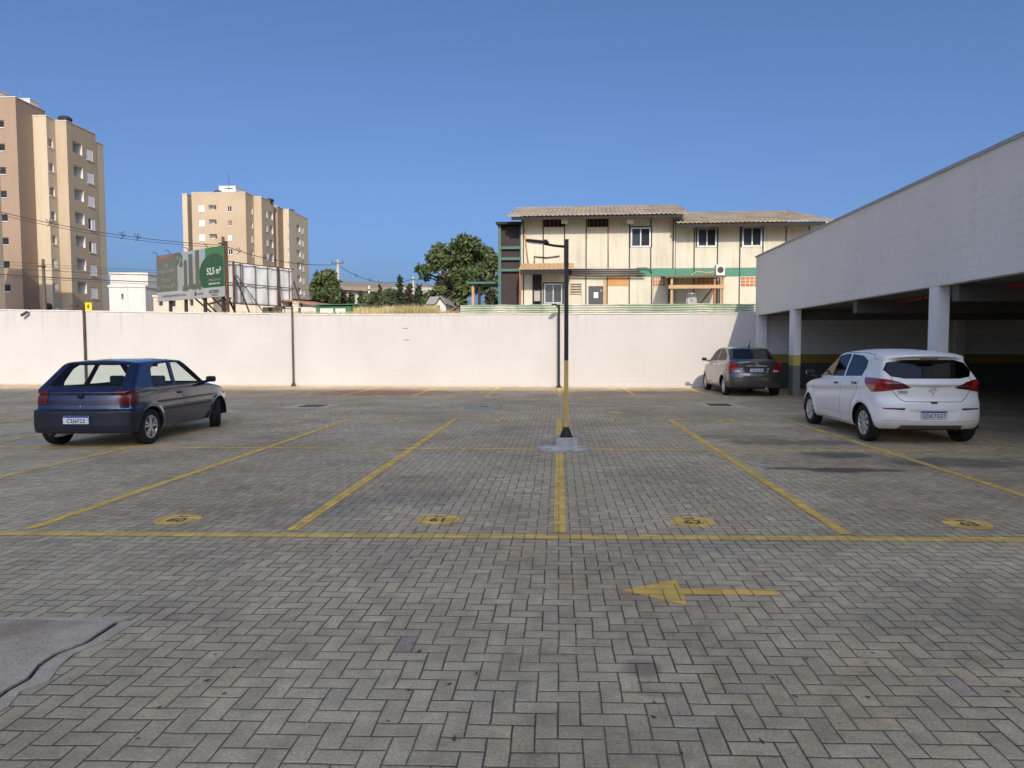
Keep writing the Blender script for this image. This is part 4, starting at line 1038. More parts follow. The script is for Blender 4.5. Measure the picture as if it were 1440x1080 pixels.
M_beige = mat('beige_render', (.44, .345, .245), .9, var=.06, vs=.35, streak=.10, c2=(.40, .31, .22), c2s=.15)
M_beigeL = mat('pale_render', (.50, .42, .31), .9, var=.05, vs=.35, streak=.10)
M_brown = mat('brown_render', (.31, .22, .16), .9, var=.06, vs=.35, streak=.12)
M_reveal = mat('white_reveal', (.62, .60, .56), .9, var=.06)
M_shut = mat('white_shutter', (.74, .73, .71), .7, var=.05)
M_glz = mat('window_glazing', (.03, .035, .04), .08, var=0)
M_amber = mat('curtained_glazing', (.22, .09, .025), .3, var=.2)
M_vent = mat('vent_black', (.02, .02, .02), .7, var=.1)
M_roofc = mat('roof_slab', (.45, .42, .38), .9, var=.1)
def block(t_, faces, x0, x1, y0, y1, z0, z1, wall, nm='wall', depth=.9):
    """one wing: holes per face 'f' (front, -y) and 'r' (right, +x); returns the mesh"""
    mb = MB(); ox, oy = t_.location.x, t_.location.y
    wallgrid(mb, (x0-ox, y0-oy, 0), (1, 0, 0), x1-x0, z0, z1, [(h[0]-x0, h[1]-x0)+tuple(h[2:]) for h in faces.get('f', [])], depth)
    wallgrid(mb, (x1-ox, y0-oy, 0), (0, 1, 0), y1-y0, z0, z1, [(h[0]-y0, h[1]-y0)+tuple(h[2:]) for h in faces.get('r', [])], depth)
    a, b, c, d = x0-ox, x1-ox, y0-oy, y1-oy
    mb.quad((b, d, z0), (a, d, z0), (a, d, z1), (b, d, z1)); mb.quad((a, d, z0), (a, c, z0), (a, c, z1), (a, d, z1)); mb.quad((a, c, z1), (b, c, z1), (b, d, z1), (a, d, z1), 3)
    # thin parapet capping
    for q in ((a-.06, b+.06, c-.06, c+.12), (b-.12, b+.06, c+.12, d)): mb.box(*q, z1+.005, z1+.09, 1)
    return mb.build(nm, [wall, M_reveal, M_reveal, M_roofc], t_)
def add_window(t_, face, plane, a0, a1, z0, z1, kind, depth):
    """frame with its pane(s) set in a recess; face f: plane=y, a=x; face r: plane=x, a=y"""
    ox, oy = t_.location.x, t_.location.y
    if face == 'f': mk = lambda mb, p0, p1, q0, q1, d0, d1: mb.box(p0-ox, p1-ox, plane-oy+d0, plane-oy+d1, q0, q1)
    else: mk = lambda mb, p0, p1, q0, q1, d0, d1: mb.box(plane-ox-d1, plane-ox-d0, p0-oy, p1-oy, q0, q1)
    f = MB(); t = .06
    mk(f, a0+.002, a0+t, z0+.002, z1-.002, depth-.08, depth-.01); mk(f, a1-t, a1-.002, z0+.002, z1-.002, depth-.08, depth-.01); mk(f, a0+t, a1-t, z1-t, z1-.002, depth-.08, depth-.01); mk(f, a0+t, a1-t, z0+.002, z0+t, depth-.08, depth-.01)
    am = (a0+a1)/2; mk(f, am-.03, am+.03, z0+t, z1-t, depth-.08, depth-.01)
    mk(f, a0-.04, a1+.04, z0-.07, z0-.003, -.08, .06)
    fr = f.build('window', M_shut, t_)
    if kind == 'shut':
        p = MB(); mk(p, a0+t, a1-t, z0+t, z1-t, .03, depth-.09); p.build('shutter', M_shut, fr)
    elif kind == 'half':
        p = MB(); mk(p, am, a1-t, z0+t, z1-t, .03, depth-.09); p.build('shutter', M_shut, fr)
        p = MB(); mk(p, a0+t, am-.03, z0+t, z1-t, depth-.06, depth-.03); p.build('pane', M_glz, fr)
    else:
        p = MB(); mk(p, a0+t, a1-t, z0+t, z1-t, depth-.055, depth-.03); p.build('pane', M_amber if kind == 'amber' else M_glz, fr)
    return fr
def roof_vent(t_, x, y, z, r=.8):
    ox, oy = t_.location.x, t_.location.y
    MB().lathe([(r*.55, 0), (r*.55, .5), (r, .5), (r*1.05, .75), (r*.75, .95), (.01, 1.0)], 20, 'z', (x-ox, y-oy, z)).build('roof_vent', M_vent, t_, smooth=False)

# ---- left apartment block
ZG = 3.0
Y1 = 77.0; xb = hy(24, 200, Y1).x; Y2 = hx(51, 300, xb).y
x2 = hy(66, 200, Y2).x; Y3 = hx(82, 300, x2).y
x3 = hy(94, 200, Y3).x; Y4 = hx(138, 300, x3).y
zA = hy(10, 137, Y1).z; zB = hy(60, 163, Y2).z; 
ta = thing('apartment_building', 'tall beige and brown apartment block filling the left edge above the white wall', 'building', (xb, Y1, 0))
def zr_f(y0, y1, Y): return hy(70, y1, Y).z, hy(70, y0, Y).z
FLO = [0, 1, 2, 3, 4, 5, 6]
def rows_on(x_plane, a, b, ytop, ybot, step, n, ya_ref=None):
    """windows on a right-hand face x=x_plane between pixel columns a,b; rows by pixel height"""
    out = []
    y0, y1 = hx(a, 300, x_plane).y, hx(b, 300, x_plane).y; ym = (y0+y1)/2; pm = (a+b)/2
    for k in range(n):
        zt = hx(pm, ytop+step*k, x_plane).z; zb = hx(pm, ybot+step*k, x_plane).z; out.append((y0, y1, zb, zt))
    return out
bal = rows_on(x3, 105.5, 118.5, 201.5, 217.5, 32.4, 7); shu = rows_on(x3, 124, 133, 211, 226.5, 32.2, 7)
sml = rows_on(x2, 71.5, 78, 196.5, 208.5, 33.6, 7)
brn = [(hy(-22, 200, Y1).x, hy(6.5, 200, Y1).x, hy(4, 179+33*k, Y1).z, hy(4, 169+33*k, Y1).z) for k in range(8)]
block(ta, {'f': [h+(.35,) for h in brn]}, xb-16, xb, Y1, Y2+2, ZG, zA, M_brown)
block(ta, {'r': [h+(.25,) for h in sml]}, xb-15, x2, Y2, Y3+3, ZG, zB, M_beigeL)
block(ta, {'r': [h+(1.1,) for h in bal]+[h+(.2,) for h in shu]}, xb-14, x3, Y3, Y4, ZG, zB-.12, M_beige)
block(ta, {}, xb-13, x3-.04, Y4-.02, hx(148.5, 300, x3-.04).y, ZG, zB-1.0, M_beigeL)
block(ta, {}, xb-12, hy(60, 152, Y2+3).x, Y2+1, Y3+1, zB-.5, hy(60, 152, Y2+4).z, M_reveal, 'stair_tower')
block(ta, {}, xb-14, hy(16, 130, Y1+5).x, Y1+3, Y1+9, zA-.5, hy(5, 131, Y1+4).z, M_reveal, 'roof_room')
for k, h in enumerate(brn): add_window(ta, 'f', Y1, *h, 'dark', .35)
for h in brn:
    mb = MB()
    for q in range(5): z = h[2]+.12+q*(h[3]-h[2]-.2)/4; mb.box(h[0]-xb, h[1]-xb, -.06, -.03, z-.025, z+.025)
    mb.build('balcony_rail', M_vent, ta)
for k, h in enumerate(sml): add_window(ta, 'r', x2, *h, ['amber', 'dark', 'dark', 'dark', 'amber', 'half', 'half'][k], .25)
for k, h in enumerate(shu): add_window(ta, 'r', x3, *h, ['shut', 'shut', 'shut', 'half', 'half', 'shut', 'shut'][k], .2)
for k, h in enumerate(bal):
    d = MB().box(x3-xb-1.08, x3-xb-1.04, h[0]-Y1+.15, h[1]-Y1-.1, h[2]+.02, h[3]-.3).build('balcony_door', M_glz if k == 0 else M_shut, ta)
roof_vent(ta, x3-.75, Y3+.9, zB-.3, .7)
MB().tube([(hy(42, 140, Y1+6).x-xb, 4.5, zA-1), (hy(42, 140, Y1+6).x-xb, 4.5, zA+2.2)], .05, 6).build('antenna', mat('antenna_metal', (.4, .25, .2), .5, metal=.5), ta)
q = hx(66, 432, x2+1.4); MB().lathe([(.02, .0), (.45, .12), (.5, .2), (.42, .14), (.02, .05)], 20, 'y', (q.x-xb, q.y-Y1, q.z)).build('satellite_dish', M_vent, ta, smooth=True)
for k in range(3): MB().box(x2-xb-.02, x2-xb+.5, Y2-Y1+.3+k*.9, Y2-Y1+.9+k*.9, 5.6, 6.2).build('air_conditioner', M_reveal, ta)
# sliver of another block at the very edge of the view
tx = hy(4.5, 350, 64).x
te = thing('apartment_building', 'pale yellow building of which only a narrow strip shows at the left edge', 'building', (tx-8, 60, 0))
block(te, {}, tx-8, tx, 60, 64, ZG-.3, hy(2, 222, 60).z, M_beigeL)
MB().box(.5, 8.02, -.03, -.005, 5.2, 5.6).build('band', M_brown, te)

# ---- second apartment block
B1 = 126.0; XB0 = hy(272.5, 400, B1).x; XB1 = hy(348, 400, B1).x
B2 = hx(359, 400, XB1).y; XB2 = hy(370, 400, B2).x; B3 = hx(387, 400, XB2).y
B4 = B3+1.3; XB3 = hy(392.5, 400, B4).x; B5 = hx(400, 400, XB3).y; XB4 = hy(408, 400, B5).x; B6 = hx(428, 400, XB4).y; B7 = hx(434.5, 400, XB4).y
zT = hy(300, 270.8, B1).z; ZG2 = 4.5
tb2 = thing('apartment_building', 'beige apartment block with staggered wings standing behind the two billboards', 'building', (XB0, B1, 0))
def rowf(a, b, ytop, ybot, step, n, Y): return [(hy(a, 300, Y).x, hy(b, 300, Y).x, hy((a+b)/2, ybot+step*k, Y).z, hy((a+b)/2, ytop+step*k, Y).z) for k in range(n)]
w1 = rowf(279.3, 287.6, 288.5, 297.6, 20.4, 7, B1); w2 = rowf(293.3, 304.3, 288, 294.6, 20.4, 7, B1); w3 = rowf(319.4, 325.6, 290, 297.5, 20.2, 7, B1)
r1 = rows_on(XB1, 352.3, 355.2, 291.5, 301, 20, 7); r2 = rows_on(XB2, 373.4, 376.3, 297, 306, 19.6, 7); r3 = rows_on(XB2, 378.8, 383.4, 298, 308.5, 19.6, 7)
r4 = rows_on(XB3+.001, 393.0, 393.4, 300, 301, 18, 1); r5 = rows_on(XB4, 416.6, 421.6, 316, 325, 17.6, 7); r6 = rows_on(XB4, 423.3, 426.2, 320, 328.5, 17.6, 7)
f5 = rowf(403.6, 405.8, 314, 322.5, 17.7, 7, B5)
sh = lambda L, d: [h+(d,) for h in L]
block(tb2, {'f': sh(w1, .15)+sh(w2, 1.0)+sh(w3, .2), 'r': sh(r1, .2)}, XB0, XB1, B1, B2+4, ZG2, zT, M_beige)
block(tb2, {'r': sh(r2, .15)+sh(r3, 1.0)}, XB0+3, XB2, B2, B3, ZG2, zT-.1, M_beige)
block(tb2, {}, XB0+4, XB3, B4, B5+2, ZG2, zT-.45, M_brown)
block(tb2, {'f': sh(f5, .2), 'r': sh(r5, .9)+sh(r6, .15)}, XB0+5, XB4, B5, B7, ZG2, zT-.55, M_beigeL)
block(tb2, {}, hy(259.5, 400, B1+1.5).x, hy(266.5, 400, B1+1.5).x, B1+1.5, B1+12, ZG2, hy(262, 273, B1+1.5).z, M_beigeL)
block(tb2, {}, XB0-3, XB0+1, B1+10, B1+13, ZG2, zT-1.0, M_brown)
block(tb2, {}, hy(308, 262, B1+5).x, hy(331, 262, B1+5).x, B1+5, B1+19, zT-.5, hy(320, 262, B1+5).z, M_reveal, 'roof_room')
for k, h in enumerate(w1): add_window(tb2, 'f', B1, *h, 'shut', .15)
for k, h in enumerate(w3): add_window(tb2, 'f', B1, *h, ['dark', 'amber', 'shut', 'dark', 'half', 'shut', 'dark'][k], .2)
for k, h in enumerate(r1): add_window(tb2, 'r', XB1, *h, ['dark', 'dark', 'shut', 'dark', 'half', 'shut', 'dark'][k], .2)
for k, h in enumerate(r2): add_window(tb2, 'r', XB2, *h, 'half', .15)
for k, h in enumerate(r6): add_window(tb2, 'r', XB4, *h, 'shut', .15)
for k, h in enumerate(f5): add_window(tb2, 'f', B5, *h, 'dark', .2)
for L, pl_, fc in ((w2, B1, 'f'), (r3, XB2, 'r'), (r5, XB4, 'r')):
    for h in L:
        mb = MB(); w_ = h[1]-h[0]
        if fc == 'f': mb.box(h[0]+w_*.5-XB0, h[1]-.1-XB0, pl_-B1+.93, pl_-B1+.98, h[2]+.02, h[3]-.2)
        else: mb.box(pl_-XB0-.88, pl_-XB0-.84, h[0]+.15-B1, h[0]+w_*.6-B1, h[2]+.02, h[3]-.2)
        mb.build('balcony_door', M_glz, tb2)
for px, Y, r, dz in ((311, B1+2, .9, -.2), (383, B3-1.2, .9, -.5), (411, B5+3, .9, -.9)):
    q = hy(px, 280, Y); roof_vent(tb2, q.x-.5, q.y, zT+dz, r*.85)
q = hy(322, 262, B1+1); MB().tube([(q.x-XB0, 1, zT), (q.x-XB0, 1, zT+3.6)], .035, 6).box(q.x-XB0-.7, q.x-XB0+.7, .9, 1.1, zT+.9, zT+1.05).build('antenna', M_vent, tb2)

# ---- low white houses
M_hw = mat('house_white', (.56, .54, .50), .9, var=.07, streak=.12); M_hy = mat('house_cream', (.52, .47, .37), .9, var=.08, streak=.12)
M_tile = mat('clay_tiles', (.32, .17, .10), .9, var=.25, vs=4, bump=.3, bs=20)
def house(label, px0, px1, ytop, Y, depth, m, holes=(), roof='flat', cat='house'):
    x0, x1 = hy(px0, 430, Y).x, hy(px1, 430, Y).x; z1 = hy((px0+px1)/2, ytop, Y).z; z0 = terrain(x0, Y)-1.5
    t_ = thing('house', label, cat, ((x0+x1)/2, Y, z0)); w = (x1-x0)/2; h = z1-z0
    mb = MB(); H = []
    for (a, b, c, d) in holes: H.append((hy(a, 430, Y).x-x0, hy(b, 430, Y).x-x0, hy(a, d, Y).z-z0, hy(a, c, Y).z-z0))
    wallgrid(mb, (-w, 0, 0), (1, 0, 0), 2*w, 0, h, H, .2); mb.quad((w, 0, 0), (w, depth, 0), (w, depth, h), (w, 0, h)); mb.quad((-w, depth, 0), (-w, 0, 0), (-w, 0, h), (-w, depth, h)); mb.quad((w, depth, 0), (-w, depth, 0), (-w, depth, h), (w, depth, h))
    mb.quad((-w, 0, h), (w, 0, h), (w, depth, h), (-w, depth, h))
    mb.build('wall', [m, M_reveal, M_glz], t_)
    for hh in H: MB().box(-w+hh[0]-.05, -w+hh[1]+.05, -.05, -.004, hh[2]-.08, hh[2]-.002).build('window_sill', M_reveal, t_)
    if roof == 'flat': MB().box(-w-.08, w+.08, -.08, depth+.08, h+.004, h+.22).build('parapet', m, t_)
    elif roof == 'gable':
        MB().prism([(-w-.4, -.4, h+.004), (w+.4, -.4, h+.004), (w+.4, depth/2, h+depth*.25), (-w-.4, depth/2, h+depth*.25)], (0, 0, .12)).prism([(-w-.4, depth/2, h+depth*.25), (w+.4, depth/2, h+depth*.25), (w+.4, depth+.4, h+.004), (-w-.4, depth+.4, h+.004)], (0, 0, .12)).build('roof', M_tile, t_)
    return t_
house('flat roofed white two level house right of the left apartment block', 156, 209, 386, 75, 9, M_hw)
house('low white annex with a small red window below the flat roofed white house', 154, 205, 404, 68, 5, M_hw, [(171, 174, 413, 421)])
house('plain white house with one dark window just left of the printed billboard', 196, 226, 411, 71, 6, M_hw, [(206.5, 213, 418, 424)])
house('long cream house with small dark windows under the printed billboard', 216, 300, 418, 64, 6, M_hy, [(223, 229, 423, 430), (239, 247, 423, 431), (267, 272, 421, 430)])
house('cream garden building behind the foot of the bare billboard frame', 296, 420, 427, 66, 5, M_hy)

# ---- printed billboard
M_rust = mat('rusty_steel', (.12, .06, .035), .85, var=.35, vs=3, c2=(.06, .035, .028), c2s=2)
M_steel = mat('dark_steel', (.035, .03, .03), .7, var=.2)
YR = 40.0; HB1 = 71.5*YR/F; YL = YR*71.5/64
bl = hy(221.5, 424, YL); br_ = hy(317, 417, YR); tr = hy(312.5, 345.5, YR)
bd = Vector((br_.x-bl.x, br_.y-bl.y, 0)); BW = bd.length; ang = math.atan2(bd.y, bd.x)
tbb = thing('billboard', 'large printed green and grey property billboard on dark steel legs', 'billboard', (bl.x, bl.y, 0), ang)
zb0, zb1 = (bl.z+br_.z)/2, (bl.z+br_.z)/2+HB1
MB().box(0, BW, .0, .10, zb0, zb1).build('panel', M_steel, tbb)
def V_(u, v): return (u*BW, zb0+v*HB1)
def flat(name, poly, m, d): return MB().prism([(V_(u, v)[0], -d, V_(u, v)[1]) for u, v in poly], (0, .002, 0)).build(name, m, tbb)
C = lambda n, c: mat(n, c, .6, var=.08, vs=1.2, streak=.08)
Mg1, Mg2, Mg3, Mgr, Msky, Mt1, Mt2, Mt3, Mr1, Mwh, Mtxt, Mdt = C('print_grey_green', (0.112, 0.119, 0.097)), C('print_green', (0.050, 0.151, 0.061)), C('print_dark_green', (0.025, 0.076, 0.040)), C('print_pale_grey', (0.331, 0.338, 0.331)), C('print_sky', (0.259, 0.310, 0.338)), C('print_tower_light', (0.274, 0.274, 0.259)), C('print_tower_dark', (0.086, 0.090, 0.094)), C('print_trees', (0.086, 0.108, 0.072)), C('print_red', (0.216, 0.094, 0.079)), C('print_white', (0.576, 0.590, 0.576)), C('print_soft_text', (0.245, 0.259, 0.230)), C('print_dark_text', (0.072, 0.079, 0.079))
flat('print_left', [(0, .20), (.33, .20), (.33, 1), (0, 1)], Mg1, .004); flat('print_sky', [(.33, .20), (.80, .20), (.80, 1), (.33, 1)], Msky, .004); flat('print_green', [(.74, .20), (1, .20), (1, 1), (.74, 1)], Mg2, .006)
flat('print_footer', [(0, 0), (1, 0), (1, .20), (0, .20)], Mgr, .004)
ell = [(min(.985, .855+.205*math.cos(t)), max(.20, .47+.40*math.sin(t))) for t in np.linspace(0, 2*math.pi, 48)[:-1]]
flat('print_disc', ell, Mg3, .0085)
flat('print_red_tag', [(.02, .90), (.27, .91), (.27, .985), (.02, .985)], Mr1, .0065)
tw = MB()
for a, b, c, d, k in ((.335, .43, .22, .70, 0), (.43, .475, .22, .82, 1), (.475, .50, .22, .84, 0), (.50, .56, .22, .93, 1), (.515, .53, .24, .90, 2), (.56, .60, .22, .86, 0), (.60, .655, .22, .99, 2), (.62, .635, .25, .97, 1)):
    tw.prism([(V_(u, v)[0], -.0075-.0015*k, V_(u, v)[1]) for u, v in ((a, c), (b, c), (b, d), (a, d))], (0, .0012, 0), k)
tw.build('print_towers', [Mt1, Mt2, Mt3], tbb)
lf = MB()
for i in range(60):
    u, v = (random.uniform(.31, .41), random.uniform(.72, .99)) if i < 30 else (random.uniform(.42, .68), random.uniform(.20, .29)); r = random.uniform(.008, .022)
    lf.prism([(V_(u+r*math.cos(t), 0)[0], -.0125-.00005*i, V_(0, v+2.2*r*math.sin(t))[1]) for t in np.linspace(0, 2*math.pi, 7)[:-1]], (0, .001, 0))
lf.build('print_trees', Mt3, tbb)
def btxt(s_, u, v, size, m, shear=0, sx=1, off=0): 
    x, z = V_(u, v); return text_mesh('lettering', s_, size*HB1, m, tbb, frame((x, -.016, z), (1, 0, 0), (0, 0, 1)), .002, off, 'CENTER', shear, sx)
btxt('52,5 m²', .855, .52, .185, Mwh, 0, .95, .010); btxt('CONDIÇÕES ÚNICAS', .86, .345, .06, Mtxt, sx=.8); btxt('residencial alto padrão', .86, .275, .06, Mwh, sx=.8)
btxt('PRONTO EM 2023', .145, .945, .07, Mtxt, sx=.75); btxt('Lar', .16, .77, .15, Mtxt); btxt('parque Jardim', .15, .655, .13, Mtxt, .25, .95); btxt('Pronto', .15, .45, .13, Mtxt, .25); btxt('p/ morar já!', .15, .32, .14, Mtxt, .25)
btxt('CORRETORES DE PLANTÃO NO LOCAL', .27, .10, .068, Mdt, sx=.85); btxt('access', .85, .125, .135, Mdt, 0, 1.1, .008); btxt('ENGENHARIA', .86, .045, .04, Mdt)
lg = MB(); lg.prism([(V_(.575, .06)[0], -.012, V_(0, .06)[1]), (V_(.61, .06)[0], -.012, V_(0, .06)[1]), (V_(.61, .11)[0], -.012, V_(0, .11)[1]), (V_(.592, .16)[0], -.012, V_(0, .16)[1]), (V_(.575, .11)[0], -.012, V_(0, .11)[1])], (0, .003, 0)); lg.build('print_house_mark', Mdt, tbb)
btxt('imóveis', .66, .095, .07, Mdt)
zg = terrain(bl.x, bl.y)-.5
for u in (.16, .40, .68, .93): MB().bar((u*BW, .2, zg), (u*BW, .2, zb1-.1), .16, .16).build('leg', M_steel, tbb)
for u, du, k in ((.50, .16, 0), (.60, .1, 1), (.74, .12, 0), (.95, -.1, 1)):
    MB().bar((u*BW, .3, zb0+.1), ((u+du)*BW, 1.8, zg), .09).build('brace', M_rust, tbb)
MB().bar((.7*BW, .32, zb0-.35), (1.0*BW, .32, zb0-.1), .1).build('brace', M_rust, tbb)
for u in (.0, .2, .48, .75): MB().tube([(u*BW+.15, .05, zb1), (u*BW+.15, -.05, zb1+.18), (u*BW+.15, -.3, zb1+.22)], .02, 6).build('flood_lamp_arm', M_steel, tbb)
MB().bar((1.01*BW, .1, zg), (1.003*BW, .1, zb1+.25), .13).build('end_post', M_rust, tbb)

# ---- bare billboard frame seen from behind
M_sheet = mat('dull_metal_sheets', (.66, .68, .67), .5, metal=0, var=.10, vs=1.5, bump=.9, bs=1.1, streak=.15)
YLb, YRb = 46.0, 51.0
b0 = hy(317.5, 428, YLb); b1 = hy(413.5, 430.5, YRb); tz = hy(317.5, 370, YLb).z; tz1 = hy(413.5, 376.5, YRb).z
bd = Vector((b1.x-b0.x, b1.y-b0.y, 0)); W2 = bd.length; an2 = math.atan2(bd.y, bd.x)
tb3 = thing('billboard', 'back of an unprinted billboard of pale metal sheets in a rusty frame', 'billboard', (b0.x, b0.y, 0), an2)
z0 = (b0.z+b1.z)/2; z1 = (tz+tz1)/2; zg = terrain(b0.x, b0.y)-.6
mb = MB(); nu, nv = 40, 16
for j in range(nv+1):
    for i in range(nu+1): mb.v.append((W2*i/nu, .16+.05*math.sin(i*1.1+j*.7)*math.sin(j*.9+i*.35)+random.uniform(-.015, .015), z0+(z1-z0)*j/nv))
for j in range(nv):
    for i in range(nu): a = j*(nu+1)+i; mb.f.append((a, a+1, a+nu+2, a+nu+1)); mb.m.append(0)
o = mb.build('sheet_panel', M_sheet, tb3, smooth='keepsmooth'); sm_ = o.modifiers.new('thick', 'SOLIDIFY'); sm_.thickness = .02
for u in (.02, .21, .24, .42, .60, .78, .93): MB().bar((u*W2, .03, z0-.05), (u*W2, .03, z1+.02), .035).build('frame_bar', M_rust, tb3)
for v in (0, .5, 1): MB().bar((-.02, 0, z0+(z1-z0)*v), (W2+.05, 0, z0+(z1-z0)*v), .06).build('frame_rail', M_rust, tb3)
for u in (.10, .735): MB().bar((u*W2, -.12, zg), (u*W2, -.12, z1+.05), .11).build('leg', M_rust, tb3)
for u, du in ((.13, .36), (.10, .1), (.73, -.13), (.97, .04)): MB().bar((u*W2, -.2, z1-.9), ((u+du)*W2, -1.6, zg), .07).build('brace', M_steel, tb3)

# ---- poles and wires
M_pole = mat('concrete_pole', (.46, .42, .36), .9, var=.12, streak=.1); M_pwood = mat('wooden_pole', (.12, .085, .065), .9, var=.2); M_wire = mat('cable', (.025, .025, .028), .6, var=0)
def upole(label, px, ytop, Y, r, m, cross=True):
    q = hy(px, ytop, Y); g = terrain(q.x, Y)-.5
    t_ = thing('utility_pole', label, 'utility pole', (q.x, Y, g), 0, 'poles behind the wall')
    MB().tube([(0, 0, 0), (0, 0, q.z-g)], [r*1.3, r*.8], 10).build('pole', m, t_, smooth=False)
    if cross:
        MB().box(-.8, .8, -.16, -.08, q.z-g-.5, q.z-g-.38).build('cross_arm', M_pwood, t_)
        for x in (-.7, 0, .7): MB().lathe([(.04, 0), (.07, .05), (.05, .1), (.07, .15), (.02, .22)], 8, 'z', (x, -.12, q.z-g-.38)).build('insulator', M_steel, t_)
    else: MB().box(-.3, .3, -.2, -.1, q.z-g-.6, q.z-g-.5).build('cable_bracket', M_steel, t_)
    return q
upole('dark wooden pole in front of the left apartment block', 60.5, 364.5, 52, .12, M_pwood, False)
upole('rusty brown pole rising between the two billboards', 313.5, 333, 56, .15, M_rust, False)
upole('pale concrete pole beside the round tree left of the warehouse', 475, 365.5, 88, .2, M_pole, True)
upole('slim pale pole among the dark cypresses', 581, 389, 120, .2, M_pole, False)
upole('short white lamp column before the warehouse', 519, 402, 100, .15, M_reveal, False)
def wire(label, pts, Y0, Y1, r=.018, clips=()):
    n = 28; xs_ = [p[0] for p in pts]; P3 = []
    c = np.polyfit(xs_, [p[1] for p in pts], min(2, len(pts)-1))
    for i in range(n+1):
        f = i/n; px = xs_[0]+(xs_[-1]-xs_[0])*f; P3.append(hy(px, float(np.polyval(c, px)), Y0+(Y1-Y0)*f))
    o = MB().tube(P3, r, 5).build('power_line', M_wire); tag(o, label, 'cable', 'cables strung behind the wall')
    for px in clips:
        f = (px-xs_[0])/(xs_[-1]-xs_[0]); q = hy(px, float(np.polyval(c, px)), Y0+(Y1-Y0)*f)
        MB().tube([q+Vector((-.22, 0, .28)), q+Vector((0, 0, -.02)), q+Vector((.1, 0, .34))], .035, 5).tube([q+Vector((-.12, 0, -.25)), q+Vector((.25, 0, .1))], .03, 5).build('spacer', M_wire, o)
wire('upper cable crossing the left apartment block to the rusty pole', [(-60, 283), (0, 296.5), (152, 328), (240, 341), (313, 344)], 46, 56, .024, (69, 172, 193))
wire('second upper cable just under it across the left apartment block', [(-60, 287), (0, 300), (152, 332), (240, 344.5), (313, 347)], 46, 56, .018)
wire('cable from the rusty pole to the pale concrete pole', [(313, 345), (355, 358), (420, 371.5), (475, 372)], 56, 88, .03, (336, 371, 424))
wire('sagging cable from the pale concrete pole towards the cypresses', [(475, 373), (501, 387), (540, 398), (581, 392)], 88, 120, .035, (501, 520))
wire('cable from the slim pale pole into the big tree', [(581, 392), (600, 400), (640, 408)], 120, 100, .03)
for k, (a, b, c, r) in enumerate(((366, 372.5, 380, .012), (371, 376, 383.5, .012), (376.5, 381, 387, .016), (385, 390.5, 396, .032), (389, 393.5, 399, .014))):
    wire(('topmost thin', 'second thin', 'third, thicker', 'thickest black', 'lowest thin')[k]+' cable of the lower bundle on the wooden pole', [(-60, a-4), (60, b-.5), (150, (b+c)/2+1), (225, c), (313, c+4)], 50, 56, r)
wire('low cable across the rear of the bare billboard to the pale pole', [(313, 396), (380, 405), (475, 407)], 56, 88, .014)
wire('rope of cable along the foot of the beige block to the pale pole', [(313, 400), (400, 413), (475, 418)], 56, 88, .012)

# ---- trees
leafmats = {}
def leafmat(key, c1, c2):
    if key in leafmats: return leafmats[key]
    m, t, p = newmat(key); r = t.node('ShaderNodeNewGeometry').outputs['Random Per Island']
    c = t.mix(r, c1+(1,), c2+(1,)); n = t.ramp(t.noise(t.pos(), .8, 3), .35, .65, .75, 1.25, False); c = t.mix(1, c, grey(t, n), 'MULTIPLY')
    t.set(p.inputs['Base Color'], c); p.inputs['Roughness'].default_value = .6; p.inputs['Specular IOR Level'].default_value = .3
    tr = t.node('ShaderNodeBsdfTranslucent', {'Color': c}); o = t.n['Material Output']
    t.set(o.inputs['Surface'], t.node('ShaderNodeMixShader', {0: .25, 1: p.outputs[0], 2: tr.outputs[0]})); leafmats[key] = m; return m
M_bark = mat('bark', (.07, .052, .038), .95, var=.3, vs=3, bump=.6, bs=12)
def leaves(blobs, n, size, droop=.3):
    """leaf clumps: small twigs of leaf quads spread on and in the blobs (c, rx, rz)"""
    vol = np.array([b[1]**2*b[2] for b in blobs]); vol = vol/vol.sum(); V = []; Fc = []
    for (c, rx, rz), k in zip(blobs, (vol*n).astype(int)+1):
        for _ in range(k):
            d = rng.normal(size=3); d /= np.linalg.norm(d); rr = rng.uniform(.35, 1.12)**.7
            p = np.array(c)+d*rr*np.array([rx, rx, rz])*(1+.25*math.sin(5*d[0]+3*d[2])*math.cos(4*d[1]))
            a = rng.normal(size=3); a[2] -= droop; a /= np.linalg.norm(a); b = np.cross(a, d+rng.normal(size=3)*.5); b /= max(np.linalg.norm(b), 1e-3)
            s = size*rng.uniform(.6, 1.4); i = len(V)
            V += [p-a*s*.1, p+a*s*.5+b*s*.32, p+a*s*1.1, p+a*s*.5-b*s*.32]; Fc.append((i, i+1, i+2, i+3))
    me = bpy.data.meshes.new('crown'); me.from_pydata([tuple(v) for v in V], [], Fc); return me
